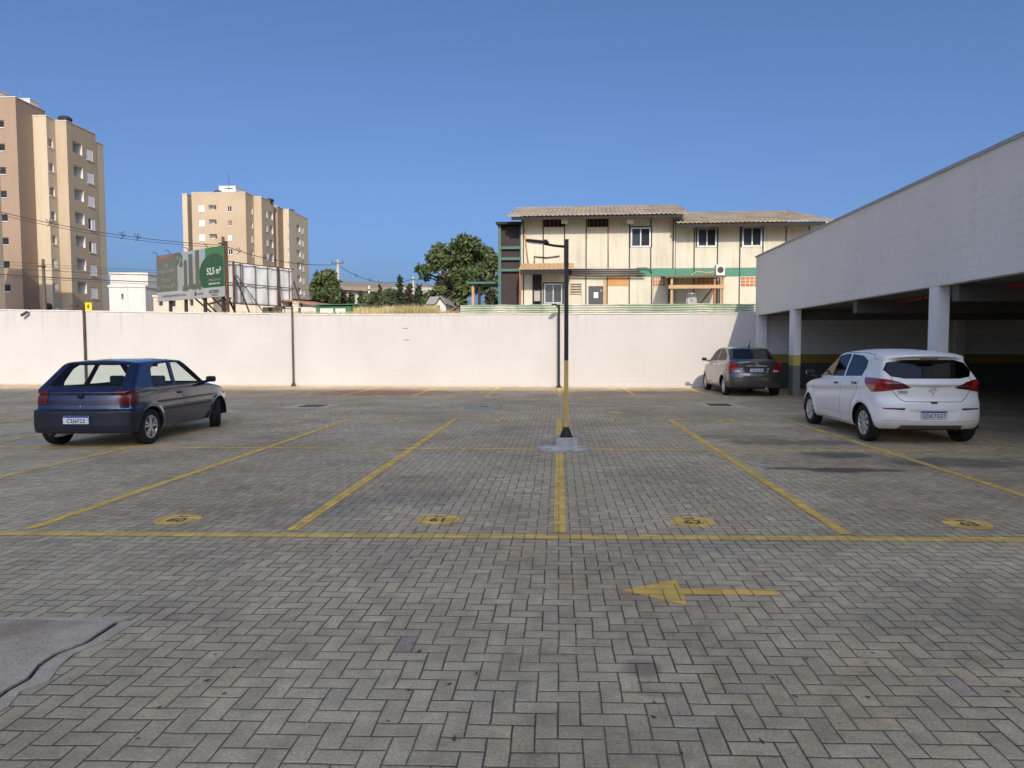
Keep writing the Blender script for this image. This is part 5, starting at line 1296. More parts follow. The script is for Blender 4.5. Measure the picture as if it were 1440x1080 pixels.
def tree(name, label, base, blobs, n, size, m, trunk_r, limbs=True, cat='tree', group=None, droop=.3, top=None):
    bx, by, bz = base; t_ = thing(name, label, cat, base, 0, group)
    bb = [((c[0]-bx, c[1]-by, c[2]-bz), rx, rz) for c, rx, rz in blobs]
    me = leaves(bb, n, size, droop); me.materials.append(m); link('crown', me, t_)
    cz = sum(b[0][2] for b in bb)/len(bb); mid = Vector((sum(b[0][0] for b in bb)/len(bb)*.6, 0, cz*.62)); mb = MB()
    mb.tube([(0, 0, -.6), (mid.x*.3, .1, mid.z*.5), tuple(mid)], [trunk_r*1.3, trunk_r, trunk_r*.75], 9)
    if limbs:
        for c, rx, rz in bb:
            c = Vector(c); e = mid+(c-mid)*.5+Vector((random.uniform(-.2, .2), random.uniform(-.2, .2), -.15*rz)); mb.tube([tuple(mid), tuple(e), tuple(c)], [trunk_r*.6, trunk_r*.35, trunk_r*.08], 6)
    else: mb.tube([tuple(mid), (0, 0, max(b[0][2]+b[2]*.7 for b in bb))], [trunk_r*.7, trunk_r*.1], 6)
    mb.build('trunk', M_bark, t_, smooth=True); return t_
def blobs_px(L, Y, jit=1.0):
    out = []
    for px, py, rp in L:
        y = Y+random.uniform(-jit, jit); q = hy(px, py, y); r = rp*y/F; out.append((tuple(q), r, r*.82))
    return out
Lg = leafmat('broad_leaves', (.050, .085, .032), (.150, .185, .075)); Ld = leafmat('dark_conifer', (.025, .042, .026), (.055, .080, .042)); Lm = leafmat('mid_leaves', (.05, .08, .03), (.10, .14, .055)); Lb = leafmat('dull_leaves', (.045, .042, .026), (.075, .065, .042)); Lo = leafmat('olive_leaves', (.065, .09, .05), (.12, .15, .08))
z_ = lambda zx, zy: (560+zx/4.5, 270+zy/4.5)
BT = [z_(425, 320)+(15,), z_(380, 350)+(13,), z_(480, 330)+(12,), z_(270, 370)+(13,), z_(215, 410)+(10,), z_(140, 490)+(8.5,), z_(175, 530)+(8,), z_(250, 450)+(13,), z_(330, 440)+(15,), z_(420, 420)+(16,), z_(500, 400)+(14,), z_(560, 380)+(11,), z_(600, 430)+(12,), z_(560, 480)+(14,),
      z_(470, 510)+(15,), z_(380, 530)+(14,), z_(300, 560)+(12,), z_(260, 620)+(11,), z_(330, 640)+(12,), z_(420, 610)+(14,), z_(520, 590)+(14,), z_(600, 560)+(11,), z_(220, 660)+(9,), z_(290, 690)+(9,), z_(390, 690)+(10,), z_(600, 640)+(8,), z_(650, 480)+(9,), z_(200, 480)+(9,)]
q = hy(652, 430, 62); tree('broadleaf_tree', 'large dense green tree standing left of the cream factory', (q.x, 62, terrain(q.x, 62)), blobs_px([(a, b, c*.9) for a, b, c in BT], 62, 2.2), 11500, .31, Lg, .35)
q = hy(459, 430, 82); tree('broadleaf_tree', 'round dark green tree beside the pale concrete pole', (q.x, 82, terrain(q.x, 82)), blobs_px([(452, 391, 8), (462, 388, 9), (468, 397, 8), (446, 400, 7), (457, 402, 10), (468, 410, 9), (450, 413, 9), (459, 419, 10), (470, 421, 7), (447, 387, 4)], 82, 1.2), 5200, .42, Lg, .25)
def conifer(label, px, ytop, ybot, wpx, Y, m, n, name='cypress_tree'):
    q = hy(px, ybot+4, Y); L = []; k = 7
    for i in range(k): f = (i+.5)/k; L.append((px+random.uniform(-.4, .4), ybot+(ytop-ybot)*f, max(1.2, wpx*.5*(1-f*.75)**.8)))
    bl_ = [(c, rx, rx*1.5) for c, rx, rz in blobs_px(L, Y, .2)]
    tree(name, label, (q.x, Y, terrain(q.x, Y)), bl_, n, .4, m, .14, False, 'tree', 'cypresses and conifers beyond the wall', -.6)
conifer('tall thin dark cypress with a pointed tip', 562.5, 388, 433, 9, 95, Ld, 1300)
conifer('narrow cypress just left of the slim pale pole', 575.5, 401, 432, 12, 98, Lb, 1100)
conifer('blunt dark cypress right of the slim pale pole', 589, 403, 432, 12, 92, Ld, 1100)
conifer('dull brownish conifer beside the pale concrete pole', 482, 412, 430, 11, 84, Lb, 700)
conifer('tiny green cone shaped conifer before the warehouse', 494, 414, 428, 5.5, 84, Lm, 400)
conifer('slim dark cypress behind the olive shrubs', 534, 402, 432, 5, 105, Ld, 500)
conifer('narrow dark cypress left of the white lamp column', 507, 411, 429, 4, 100, Ld, 400)
conifer('leafless looking brown thin conifer right edge of the beige block', 443, 404, 428, 4, 84, Lb, 350)
def shrub(label, L, Y, m, n, size=.35):
    b = blobs_px(L, Y, 1.0); x = sum(c[0][0] for c in b)/len(b); tree('shrub', label, (x, Y, terrain(x, Y)), b, n, size, m, .1, True, 'shrub', 'shrubs beyond the wall')
shrub('dark rounded shrub in front of the warehouse wall', [(512, 423, 6), (519, 419, 6), (516, 427, 6)], 90, Lg, 1100)
shrub('broad olive green shrub left of the tall cypress', [(541, 415, 7), (549, 411, 7), (545, 422, 8), (553, 424, 7), (537, 425, 6)], 92, Lo, 1700)
shrub('grey brown scrub between olive shrub and lamp column', [(527, 417, 6), (531, 424, 6), (526, 427, 5)], 94, Lb, 1000)
shrub('low dark shrub at the left foot of the large tree', [(600, 420, 6), (607, 416, 6), (603, 427, 6), (611, 425, 6)], 70, Lg, 1300)
shrub('pale green weedy bush hiding the post beside the factory awning', [(690, 415, 5), (694, 423, 5), (688, 424, 4)], 50, Lo, 500, .25)
shrub('dark far shrub at the right end of the warehouse roof', [(556, 418, 5), (569, 420, 5), (580, 422, 5), (594, 421, 6)], 112, Ld, 1000)
# dry grass on the bank behind the wall
M_grass = leafmat('dry_grass', (.45, .36, .16), (.66, .55, .28))
V = []; Fc = []
for i in range(26000):
    px = random.uniform(300, 650) if i < 19000 else random.uniform(560, 640); d = random.uniform(.4, 16)
    q = hy(px, 437, 27.5+d); x, y = q.x, wall_y(q.x)+d; z = terrain(x, y)-.02
    h = random.uniform(.25, .62)*(1.25 if 500 < px < 620 else .8); a = random.uniform(0, 6.28); w = random.uniform(.012, .03); l = random.uniform(-.25, .25)*h
    k = len(V); V += [(x-w*math.cos(a), y-w*math.sin(a), z), (x+w*math.cos(a), y+w*math.sin(a), z), (x+l*math.cos(a+1), y+l*math.sin(a+1), z+h)]; Fc.append((k, k+1, k+2))
me = bpy.data.meshes.new('dry_grass'); me.from_pydata(V, [], Fc); me.materials.append(M_grass); o = link('dry_grass', me); struct(o, 'stuff', 'tall dry yellow grass on the bank behind the white wall')

# ---- warehouse, small houses and sheds
M_wh = mat('warehouse_grey', (.36, .36, .36), .85, var=.1, vs=.3, streak=.15); M_whr = mat('warehouse_roof', (.23, .19, .15), .85, var=.15, vs=.4)
YW = 170; x0, x1 = hy(426, 420, YW).x, hy(615, 420, YW).x; zt = hy(500, 404.5, YW).z; ze = hy(500, 400.5, YW).z
tw_ = thing('warehouse', 'long low grey warehouse with a brown roof edge behind the cypresses', 'building', ((x0+x1)/2, YW, 0)); w = (x1-x0)/2
MB().box(-w, w, 0, 40, 4, zt).build('wall', M_wh, tw_)
MB().prism([(-w-1, -1.5, zt+.01), (w+1, -1.5, zt-2.0), (w+1, 20, zt+1.2), (-w-1, 20, zt+3)], (0, 0, .9)).build('roof', M_whr, tw_)
mb = MB()
for i in range(12): x = -w+6+i*(2*w-12)/11; mb.box(x-.15, x+.15, -.2, -.01, 4, zt-2.2)
mb.build('wall_rib', M_wh, tw_)
# green sheds
M_gsh = mat('green_sheet', (.045, .16, .085), .6, var=.15, vs=1.5, streak=.15); M_gpale = mat('pale_sheet', (.62, .64, .60), .6, var=.08)
YS = 44; x0, xm, x1 = hy(445, 433, YS).x, hy(494, 433, YS).x, hy(514.5, 433, YS).x; zt = hy(490, 430.3, YS).z; zb = terrain(x0, YS)-.4
ts_ = thing('site_shed', 'low green metal shed with white panels showing above the wall', 'shed', (x0, YS, 0))
mb = MB(); mb.box(0, xm-x0, 0, 2.4, zb, zt); mb.box(xm-x0, x1-x0, .1, 2.3, zb, zt+.04); mb.build('body', M_gsh, ts_)
mb = MB()
for i in range(34): x = (x1-x0)*i/33; mb.box(x-.02, x+.02, -.035, -.002 if x < xm-x0 else .098, zb, zt-.03)
mb.build('sheet_ribs', M_gsh, ts_)
for a, b in ((450.5, 469), (472, 486), (502, 512)): MB().box(hy(a, 433, YS).x-x0, hy(b, 433, YS).x-x0, -.06, -.04, zb, zt-.16).build('white_panel', M_gpale, ts_)
MB().prism([(-.15, -.2, zt+.05), (x1-x0+.15, -.2, zt+.09), (x1-x0+.15, 2.6, zt+.15), (-.15, 2.6, zt+.11)], (0, 0, .05)).build('roof', M_gsh, ts_)
# brown sloping roof left of it
YS = 50; a, b = hy(414, 424.5, YS), hy(452, 430.5, YS)
tl = thing('lean_to_roof', 'low brown sloping tiled roof beside the right end of the bare billboard', 'roof', (a.x, YS, 0))
MB().prism([(-3, 0, a.z+.2), (0, 0, a.z), (b.x-a.x, 0, b.z), (b.x-a.x, 4, b.z+.25), (0, 4, a.z+.3), (-3, 4, a.z+.5)], (0, 0, .10)).build('tiles', M_tile, tl)
MB().box(-2.5, b.x-a.x-.4, .3, 3.5, a.z-2.6, b.z-.05).build('wall', M_hw, tl)
for i in range(3): MB().box(-2+i*2.2, -1.85+i*2.2, .2, .3, a.z-2.5, b.z-.1).build('post', M_rust, tl)
# little grey gabled house by the big tree
YS = 48; xa, xb_ = hy(598, 433, YS).x, hy(627, 433, YS).x; zt = hy(610, 428.5, YS).z
th = thing('house', 'small pale house with a grey gabled roof below the large tree', 'house', ((xa+xb_)/2, YS, 0)); w = (xb_-xa)/2; zb = terrain(xa, YS)-.5
mb = MB(); mb.box(-w, w, 0, 4, zb, zt); mb.prism([(-.1*w, -.001, zt), (w, -.001, zt), (.45*w, -.001, zt+.5)], (0, 4, 0)); mb.build('wall', M_hw, th)
MB().prism([(-.9*w, -.3, zt+.02), (-.0*w, -.3, zt+.03), (.48*w, -.3, zt+.56), (-.45*w, -.3, zt+.54)], (0, 4.6, .06)).prism([(.48*w, -.3, zt+.56), (1.1*w, -.3, zt+.0), (1.1*w, -.3, zt+.08), (.48*w, -.3, zt+.64)], (0, 4.6, 0)).build('roof', mat('grey_roof', (.25, .25, .24), .8, var=.15), th)
MB().box(.1*w, .42*w, -.03, -.004, zb, zt-.05).build('door', M_steel, th)

# ================================================================ cream factory building
YF = 46.0
def ff(px, py, d=0.0):     # local (s, z) on the front plane, moved d towards the viewer
    q = hit(px, py, Vector((0, YF, 0))-WN*d, WN); return ((q-Vector((0, YF, 0))).dot(WD), q.z)
tf = thing('factory_building', 'cream two storey panelled factory with corrugated grey roofs behind the wall', 'building', (0, YF, 0), WA)
M_cream = mat('cream_panels', (.56, .525, .425), .85, var=.07, vs=.7, streak=.2, c2=(.51, .475, .385), c2s=.5)
M_seamF = mat('panel_batten', (.05, .06, .05), .8, var=.2); M_asb = mat('corrugated_fibre_cement', (.33, .27, .195), .9, var=.25, vs=1.2, streak=.15, c2=(.22, .185, .14), c2s=.8)
M_greenF = mat('green_band_paint', (.055, .20, .13), .7, var=.1); M_dkF = mat('dark_cladding', (.018, .016, .018), .8, var=.15); M_gst = mat('green_steel', (.045, .125, .10), .6, var=.15)
M_or = mat('orange_board', (.50, .25, .10), .8, var=.15); M_brickF = mat('hollow_brick', (.42, .15, .07), .9, var=.2, vs=6); M_alu = mat('aluminium_frame', (.40, .41, .42), .4, metal=.6, var=.05)
M_wood = mat('weathered_wood', (.36, .18, .09), .85, var=.25, vs=2); M_woodr = mat('rusty_beam', (.30, .12, .06), .85, var=.25, vs=3); M_tanr = mat('tan_tiles', (.46, .30, .17), .9, var=.2, vs=3)
M_gdoor = mat('grey_door', (.055, .057, .065), .6, var=.08); M_acw = mat('appliance_white', (.60, .58, .54), .5, var=.08); M_dwin = mat('factory_glass', (.05, .065, .08), .06, var=0)
sL, _ = ff(733, 380); sM, _ = ff(949, 380); sR = sM+13; zg = terrain(0, YF)-.6
zE1 = ff(850, 303, 0)[1]; zE2 = ff(1060, 312, 0)[1]
wins = {}
def rect(px0, px1, y0, y1): a, zt = ff(px0, y0); b, zb = ff(px1, y1); return (a, b, zb, zt)
hole_l = [rect(764, 793.5, 306.5, 319)+(.25,), rect(826, 855, 306.5, 319)+(.25,), rect(888, 914, 321, 346.5)+(.15,), rect(766, 790, 400, 426)+(.2,), rect(802.5, 817, 399.5, 414)+(.12,), rect(827.5, 848, 402.5, 430)+(.12,)]
hole_r = [rect(982, 1007, 321, 346)+(.15,), rect(1045.5, 1071, 319.5, 345.5)+(.15,)]
mb = MB(); wallgrid(mb, (sL, 0, 0), (1, 0, 0), sM-sL, zg, zE1-.02, [(h[0]-sL, h[1]-sL, h[2], h[3], h[4]) for h in hole_l], .15)
wallgrid(mb, (sM, .12, 0), (1, 0, 0), sR-sM, zg, zE2-.02, [(h[0]-sM, h[1]-sM, h[2], h[3], h[4]) for h in hole_r], .15)
D = 9.0
mb.quad((sR, .12, zg), (sR, D, zg), (sR, D, zE2-.02), (sR, .12, zE2-.02)); mb.quad((sL, D, zg), (sL, 0, zg), (sL, 0, zE1+.3), (sL, D, zE1+.3)); mb.quad((sM, 0, zE2), (sM, D, zE2), (sM, D, zE1+.3), (sM, 0, zE1+.3)); mb.quad((sM, 0, zg), (sM, .12, zg), (sM, .12, zE2), (sM, 0, zE2))
mb.quad((sR, D, zg), (sL, D, zg), (sL, D, zE1), (sR, D, zE1))
mb.build('wall', [M_cream, M_cream, M_dkF], tf)
# battens between the panels
def batten(px, y0, y1, m=M_seamF, w=.075, d=.0):
    s_, zt = ff(px, y0); _, zb = ff(px, y1); y = .12 if s_ > sM else 0
    MB().box(s_-w/2, s_+w/2, y-.03, y-.003, max(zb, zg), zt).build('batten', m, tf)
for px in (764, 794, 824.5, 855.5, 885.5, 915.5, 947): batten(px, 306, 378)
for px in (824, 854, 885, 916.5): batten(px, 389, 440)
for px in (977, 1010, 1041.5, 1074, 1106.5, 1139): batten(px, 314, 440)
batten(736, 300, 440); batten(950, 314, 440)
# corrugated roofs
def roof(s0, s1, ze, over, rise, depth, n, nm='roof', hip=0, m=M_asb, y_off=0):
    mb = MB(); k = int((s1-s0)/.14)
    for i in range(k+1):
        s_ = s0+(s1-s0)*i/k; c = .035*math.cos(i*math.pi); f = i/k; sb = s_
        e = hip*max(0, (f-.86)/.14)
        mb.v += [(s_, -over+y_off, ze+c), (s_-e*1.4 if hip else s_, depth+y_off, ze+rise+c), (s_, -over+y_off, ze+c-.07), (s_-e*1.4 if hip else s_, depth+y_off, ze+rise+c-.07)]
    for i in range(k):
        a = i*4; b = a+4
        for q in ((a, b, b+1, a+1), (a+3, b+3, b+2, a+2), (a, a+2, b+2, b), (a+1, b+1, b+3, a+3)): mb.f.append(q); mb.m.append(0)
    return mb.build(nm, m, tf, smooth='keep')
ov = 1.35
s0, zl = ff(713.5, 302.5, ov); s1, _ = ff(968, 300.5, ov); _, zrid = ff(830, 289.8, -5.0)
r1_ = roof(s0, s1, zl, ov, zrid-zl, 5.0, 0)
MB().prism([(s0+.3, 5.0, zrid), (s1-.6, 5.0, zrid), (s1-.1, 10.2, zl), (s0, 10.2, zl)], (0, 0, -.07)).build('roof', M_asb, tf)
s0b, zl2 = ff(951.5, 312, ov-.1); s1b, _ = ff(1174, 309, ov-.1); _, zr2 = ff(1060, 297, -4.6)
r2_ = roof(s0b, s1b, zl2, ov-.1, zr2-zl2, 4.6, 0, hip=1, y_off=.0)
MB().prism([(s0b, 4.6, zr2), (s1b-1.4, 4.6, zr2), (s1b, 9.6, zl2), (s0b, 9.6, zl2)], (0, 0, -.07)).build('roof', M_asb, tf)
MB().box(s0+.25, s1-.3, -ov+.10, -ov+.16, zl-.30, zl-.10).build('fascia_board', M_dkF, tf)
MB().box(s0b+.1, s1b-.5, -ov+.2, -ov+.26, zl2-.34, zl2-.10).build('fascia_board', M_dkF, tf)
for px in (735, 794, 856, 916, 948): s_, _ = ff(px, 306); MB().bar((s_, -.01, zE1-.1), (s_, -ov+.2, zl-.12), .07, .12).build('rafter', M_dkF, tf)
for px in (977, 1010, 1042, 1074, 1106, 1139): s_, _ = ff(px, 314); MB().bar((s_, .1, zE2-.1), (s_, -ov+.3, zl2-.13), .07, .12).build('rafter', M_dkF, tf)
# gable end triangle at the left
MB().prism([(sL, .05, zE1+.2), (sL, D, zE1+.2), (sL, 5, zrid-.15)], (.06, 0, 0)).build('gable', M_dkF, tf)
# windows
def win(h, y=0, kind='slide'):
    a, b, zb, zt, d = h; f = MB(); t = .05
    f.box(a-.05, a+t, y-.04, y+d-.02, zb-.05, zt+.05); f.box(b-t, b+.05, y-.04, y+d-.02, zb-.05, zt+.05); f.box(a+t, b-t, y-.04, y+d-.02, zt-t, zt+.05); f.box(a+t, b-t, y-.04, y+d-.02, zb-.05, zb+t); m_ = (a+b)/2; f.box(m_-.04, m_+.04, y-.03, y+d-.03, zb+t, zt-t)
    w = f.build('window', M_alu, tf); MB().box(a+t, m_-.04, y+d-.06, y+d-.03, zb+t, zt-t).build('pane', M_dwin, w); MB().box(m_+.04, b-t, y+d-.04, y+d-.015, zb+t, zt-t).build('pane', M_glz, w)
    MB().box(a-.14, b+.14, y-.03, y-.004, zt+.055, zt+.14).box(a-.14, a-.055, y-.03, y-.004, zb-.06, zt+.05).box(b+.055, b+.14, y-.03, y-.004, zb-.06, zt+.05).build('window_surround', M_seamF, w); return w
win(hole_l[2]); win(hole_l[3]); win(hole_r[0], .12); win(hole_r[1], .12)
for h in hole_l[:2]:
    a, b, zb, zt, d = h; mb = MB()
    for i in range(5): x = a+(b-a)*(i+.5)/5; mb.box(x-.02, x+.02, .05, .1, zb, zt)
    mb.build('vent_opening', M_woodr, tf)
a, b, zb, zt, d = hole_l[4]; mb = MB()
for i in range(4): z = zb+(zt-zb)*(i+.1)/4; mb.prism([(a, -.06, z), (b, -.06, z), (b, .1, z+(zt-zb)*.2), (a, .1, z+(zt-zb)*.2)], (0, 0, .03))
mb.box(a-.06, a, -.05, .05, zb-.06, zt+.06); mb.box(b, b+.06, -.05, .05, zb-.06, zt+.06); mb.box(a, b, -.05, .05, zt, zt+.06); mb.build('louvre', mat('louvre_tan', (.42, .36, .27), .8, var=.1), tf)
a, b, zb, zt, d = hole_l[5]; dr = MB().box(a+.02, b-.02, .04, .09, zb, zt-.02).build('door', M_gdoor, tf)
q = rect(835, 841, 411, 419); MB().box(q[0], q[1], .03, .038, q[2], q[3]).build('paper_notice', M_shut, dr); MB().box(b-.16, b-.1, .0, .04, zb+.95, zb+1.08).build('handle', M_alu, dr)
q = rect(848.5, 853.5, 394, 430); MB().box(q[0], q[1], -.02, -.003, q[2], q[3]).build('door_side_board', M_tanr, tf)
# coloured panels
for px0, px1, m in ((855, 884.5, M_or), (918, 934.5, M_brickF), (981, 1009, M_brickF), (1042.5, 1073, M_brickF)):
    q = rect(px0, px1, 389.5, 402); y = .12 if q[0] > sM else 0; MB().box(q[0], q[1], y-.022, y-.003, q[2], q[3]).build('coloured_panel', m, tf)
    if m is M_brickF:
        mb = MB()
        for i in range(1, 5): x = q[0]+(q[1]-q[0])*i/5; mb.box(x-.02, x+.02, y-.03, y-.0225, q[2], q[3])
        for i in range(1, 3): z = q[2]+(q[3]-q[2])*i/3; mb.box(q[0], q[1], y-.029, y-.0227, z-.02, z+.02)
        mb.build('brick_joints', M_cream, tf)
q = rect(895, 949, 377.5, 389); MB().box(q[0], sM, -.02, -.003, q[2], q[3]).build('green_band', M_greenF, tf); MB().box(sM+.002, sR, .10, .117, q[2], q[3]).build('green_band', M_greenF, tf)
# bundle of pipes along the middle of the front
mb = MB()
for i, (y0, y1, e) in enumerate(((378.5, 378.5, 895), (381, 381.3, 900), (383.6, 384, 905), (386.2, 386.8, 908))):
    a, za = ff(798, y0, .25); b, zb_ = ff(e, y1, .25); mb.tube([(a, -.22-.05*i, za), ((a+b)/2, -.25-.05*i, za-.03), (b, -.2-.05*i, zb_)], .05+.012*(i % 2), 7)
mb.build('pipe_bundle', mat('dull_pipe', (.13, .12, .11), .5, metal=.4, var=.3, vs=2), tf, smooth=True)
a, za = ff(895, 377, .2); mb = MB(); mb.tube([(a, -.2, za), (a+.6, -.18, za+.02), (a+.95, -.15, za-.1), (a+1.0, -.12, za-.35)], .03, 6); mb.build('bent_pipe', M_steel, tf, smooth=True)
mb = MB(); a, z1_ = ff(751.5, 372); _, z2_ = ff(751.5, 361); b, _ = ff(787, 361); mb.tube([(a, -.08, z1_), (a, -.08, z2_), ((a+b)/2, -.08, z2_-.08), (b, -.08, z2_+.02)], .035, 6); mb.build('wall_pipe', M_steel, tf, smooth=True)
mb = MB(); a, z1_ = ff(736.5, 318); b, z2_ = ff(743, 371); mb.tube([(a, -.06, z1_), (b, -.06, z2_)], .045, 6); mb.build('orange_pipe', M_or, tf, smooth=True)
mb = MB(); a, z1_ = ff(824, 318); _, z2_ = ff(824, 335); mb.tube([(a+.06, -.06, z1_), (a+.06, -.06, z2_)], .03, 6); a, z1_ = ff(854.5, 306); mb.tube([(a+.05, -.06, z1_), (a+.05, -.06, z2_-1)], .03, 6); mb.build('orange_pipe', M_or, tf, smooth=True)
# floodlights under the eaves
for px in (794, 886.5):
    a, z_t = ff(px, 307, .6); _, zc = ff(px, 311, .6); MB().bar((a, -.02, z_t), (a, -.6, z_t), .05).build('floodlight_arm', M_steel, tf)
    MB().prism([(a-.22, -.5, zc-.14), (a+.22, -.5, zc-.14), (a+.22, -.62, zc+.16), (a-.22, -.62, zc+.16)], (0, -.14, -.03)).build('floodlight', M_acw, tf, bevel=.02)
# canopy over the sliding door
ovc = 1.5; a, zc0 = ff(729.5, 379, ovc); b, _ = ff(806, 378, ovc); _, zc1 = ff(760, 371.5, .1)
mb = MB(); k = int((b-a)/.16)
for i in range(k): x = a+(b-a)*i/k; w_ = (b-a)/k; mb.prism([(x+.01, -ovc, zc0), (x+w_-.01, -ovc, zc0), (x+w_-.01, -.02, zc1), (x+.01, -.02, zc1)], (0, 0, .06+.03*(i % 2)))
mb.build('canopy_roof', M_tanr, tf)
MB().box(a+.1, b-.3, -ovc+.02, -ovc+.09, zc0-.32, zc0-.01).build('canopy_beam', M_dkF, tf)
for px in (731.5, 797): s_, _ = ff(px, 400, ovc-.1); MB().bar((s_, -ovc+.12, zg), (s_, -ovc+.12, zc0-.04), .11).build('canopy_post', M_woodr, tf)
q = rect(749, 762, 386, 430); MB().box(q[0], q[1], -.05, -.004, q[2], q[3]).build('dark_panel', M_dkF, tf)
q = rect(751.5, 760, 409.5, 424); MB().box(q[0], q[1], -.3, -.06, q[2], q[3]).build('meter_box', mat('meter_box_grey', (.35, .33, .31), .6, var=.1), tf, bevel=.02)
# dark cladded stair tower at the left
t0, _ = ff(701, 380); zt_, = [ff(716, 316)[1]]; 
mb = MB(); mb.box(t0+.12, sL-.02, .35, 4, zg, zt_); mb.build('stair_tower', M_dkF, tf)
mb = MB()
for i in range(22): x = t0+.16+(sL-t0-.3)*i/21; mb.box(x-.02, x+.02, .31, .348, zg, zt_-.05)
mb.build('tower_ribs', mat('tower_rib', (.05, .035, .035), .8, var=.2), tf)
for px in (702.5, 733): s_, _ = ff(px, 380); MB().box(s_-.1, s_+.1, .05, .28, zg, zt_).build('tower_post', M_gst, tf)
for py in (348, 363.5, 379.5): z = ff(717, py)[1]; MB().box(t0+.1, sL, .1, .27, z-.09, z+.09).build('tower_rail', M_gst, tf)
MB().prism([(t0-.15, -.25, zt_+.0), (sL+.05, -.25, zt_+.0), (sL+.05, 4.2, zt_+.35), (t0-.15, 4.2, zt_+.35)], (0, 0, .16)).build('tower_roof', M_dkF, tf)
# ---- things standing on or beside the factory
a, zc0 = ff(935.5, 390, 2.6); b, _ = ff(1021.5, 390, 2.6)
tp_ = thing('work_shelter', 'rusty shelter of posts and corrugated sheets against the factory front', 'shelter', (0, YF, 0), WA)
mb = MB(); k = int((b-a)/.13)
for i in range(k+1):
    x = a+(b-a)*i/k; c = .03*(-1)**i; mb.v += [(x, -2.6, zc0+c), (x, .05, zc0+.35+c)]
for i in range(k): mb.f.append((2*i, 2*i+2, 2*i+3, 2*i+1)); mb.m.append(0)
o = mb.build('sheet_roof', mat('rusty_sheet', (.20, .13, .09), .8, var=.3, vs=2), tp_, smooth='keep'); o.modifiers.new('thick', 'SOLIDIFY').thickness = .02
for px, m_, w_ in ((944.5, M_tanr, .14), (1005, M_woodr, .14), (1016, M_wood, .11)): s_, _ = ff(px, 400, 2.4); MB().bar((s_, -2.4, zg-.4), (s_, -2.4, zc0-.03), w_).build('post', m_, tp_)
for px in (941, 1012): s_, _ = ff(px, 400, .3); MB().bar((s_, -.25, zg-.4), (s_, -.25, zc0+.2), .12).build('post', M_seamF, tp_)
a2, zb2 = ff(940, 403.5, 2.5); b2, _ = ff(1019, 403, 2.5); MB().bar((a2, -2.5, zb2), (b2, -2.5, zb2), .12, .22).build('cross_beam', M_tanr, tp_)
s1_, zq = ff(1003, 404, 2.4); s2_, zq2 = ff(987, 428, 2.4); MB().bar((s1_, -2.4, zq), (s2_, -1.0, zq2), .08).build('brace', M_woodr, tp_)
s_, zq = ff(1012, 386, 1.2); ta_ = thing('air_conditioner', 'boxy cream air conditioner unit on the shelter roof', 'air conditioner', (0, YF, 0), WA)
MB().box(s_-.28, s_+.28, -1.5, -.9, zc0+.2, zc0+.9).build('casing', M_acw, ta_, bevel=.03)
MB().lathe([(.001, -1.51), (.2, -1.51), (.2, -1.5)], 20, 'y', (s_, 0, zc0+.55)).build('fan_grille', M_steel, ta_)
mb = MB(); aa, zz = ff(972, 376, 1.0); mb.tube([(aa, -1.1, zc0+.25), (aa+.3, -1.2, zc0+.5), (aa+.9, -1.2, zc0+.42), (s_-.3, -1.2, zc0+.45)], .05, 6); tag(mb.build('hose', M_tanr, None), 'tan hose lying over the shelter roof beside the air conditioner', 'hose')
bpy.data.objects['hose'].location = (0, YF, 0); bpy.data.objects['hose'].rotation_euler = (0, 0, WA)
# wrapped machine under the shelter
a, z1_ = ff(964, 414, 1.4); b, _ = ff(980, 414, 1.4); tm = thing('wrapped_machine', 'machine wrapped in crumpled clear plastic under the rusty shelter', 'machine', (0, YF, 0), WA)
bm = bmesh.new(); bmesh.ops.create_icosphere(bm, subdivisions=4, radius=1)
for v in bm.verts:
    n = 1+.12*math.sin(9*v.co.x+5*v.co.z)*math.cos(7*v.co.y+6*v.co.z); v.co = Vector((math.copysign(abs(v.co.x)**.6, v.co.x)*(b-a)/2*n, math.copysign(abs(v.co.y)**.6, v.co.y)*.4*n, math.copysign(abs(v.co.z)**.6, v.co.z)*.62*n))+Vector(((a+b)/2, -1.4, z1_-.55))
me = bpy.data.meshes.new('plastic_wrap'); bm.to_mesh(me); bm.free(); me.materials.append(mat('plastic_wrap', (.36, .36, .37), .22, var=.25, vs=5)); link('plastic_wrap', me, tm)
MB().box(a+.1, b-.1, -1.7, -1.1, zg-.4, z1_-1.0).build('pallet', M_wood, tm)
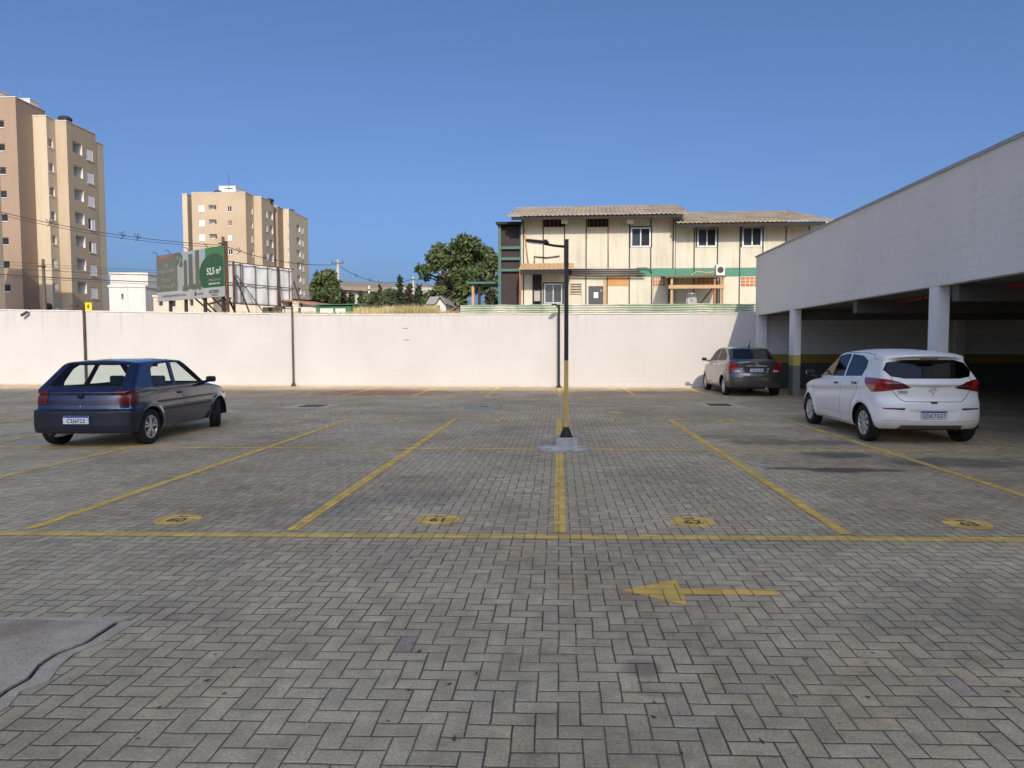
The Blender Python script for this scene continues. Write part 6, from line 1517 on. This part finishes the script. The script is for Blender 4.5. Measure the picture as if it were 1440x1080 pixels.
# awning to the left of the tower
p0 = hy(663, 397.5, 49); p1 = hy(701, 397.5, 49)
tw2 = thing('awning', 'dark flat awning on a wooden post beside the factory stair tower', 'awning', (p0.x, 49, 0))
MB().box(-.3, p1.x-p0.x, -.3, 2.5, p0.z-.1, p0.z+.04).build('roof', M_gst, tw2)
for x, m_ in ((.1, M_tanr), (.55, M_dkF)): MB().box(x-.09, x+.09, 0, .18, terrain(p0.x, 49)-.4, p0.z-.1).build('post', m_, tw2)
# corrugated green fence on top of the wall
M_cfn = mat('green_corrugated_sheet', (.40, .47, .36), .6, var=.2, vs=1.2, streak=.25, c2=(.60, .60, .50), c2s=.5, c2lo=.4, c2hi=.6)
s0 = wl_x(643.5); s1 = wl_x(1061)+1.2; yf = .55
tfn = thing('corrugated_fence', 'low fence of horizontal pale green corrugated sheets along the top of the wall', 'fence', (W0.x, W0.y, 0), WA)
z0 = 2.5; z1 = hit(850, 428.5, W0+WN*yf, WN).z
rows = 40; cols = 46; mb = MB()
for j in range(rows+1):
    for i in range(cols+1):
        s_ = s0+(s1-s0)*i/cols; mb.v.append((s_, yf+.035*math.sin(j*2*math.pi/5)+.025*math.sin(i*.9), z0+(z1-z0)*j/rows+.02*math.sin(i*.55)+(.03 if (i//6) % 2 else 0)))
for j in range(rows):
    for i in range(cols): a = j*(cols+1)+i; mb.f.append((a, a+1, a+cols+2, a+cols+1)); mb.m.append(0)
o = mb.build('sheet', M_cfn, tfn, smooth='keep'); o.modifiers.new('thick', 'SOLIDIFY').thickness = .012
for i in range(9): s_ = s0+.3+(s1-s0-.6)*i/8; MB().box(s_-.04, s_+.04, yf+.07, yf+.15, 1.5, z1-.05).build('post', M_pwood, tfn)
# leaning board at the left end of the fence
p0 = hy(622, 440, 29.5); p1 = hy(643, 432, 29.5)
tlb = thing('leaning_board', 'brown board leaning against the left end of the green corrugated fence', 'board', (p0.x, 29.5, 0))
MB().bar((0, 0, p0.z-.15), (p1.x-p0.x, 0, p1.z), .6, .05, (0, 0, 1)).build('board', M_woodr, tlb)
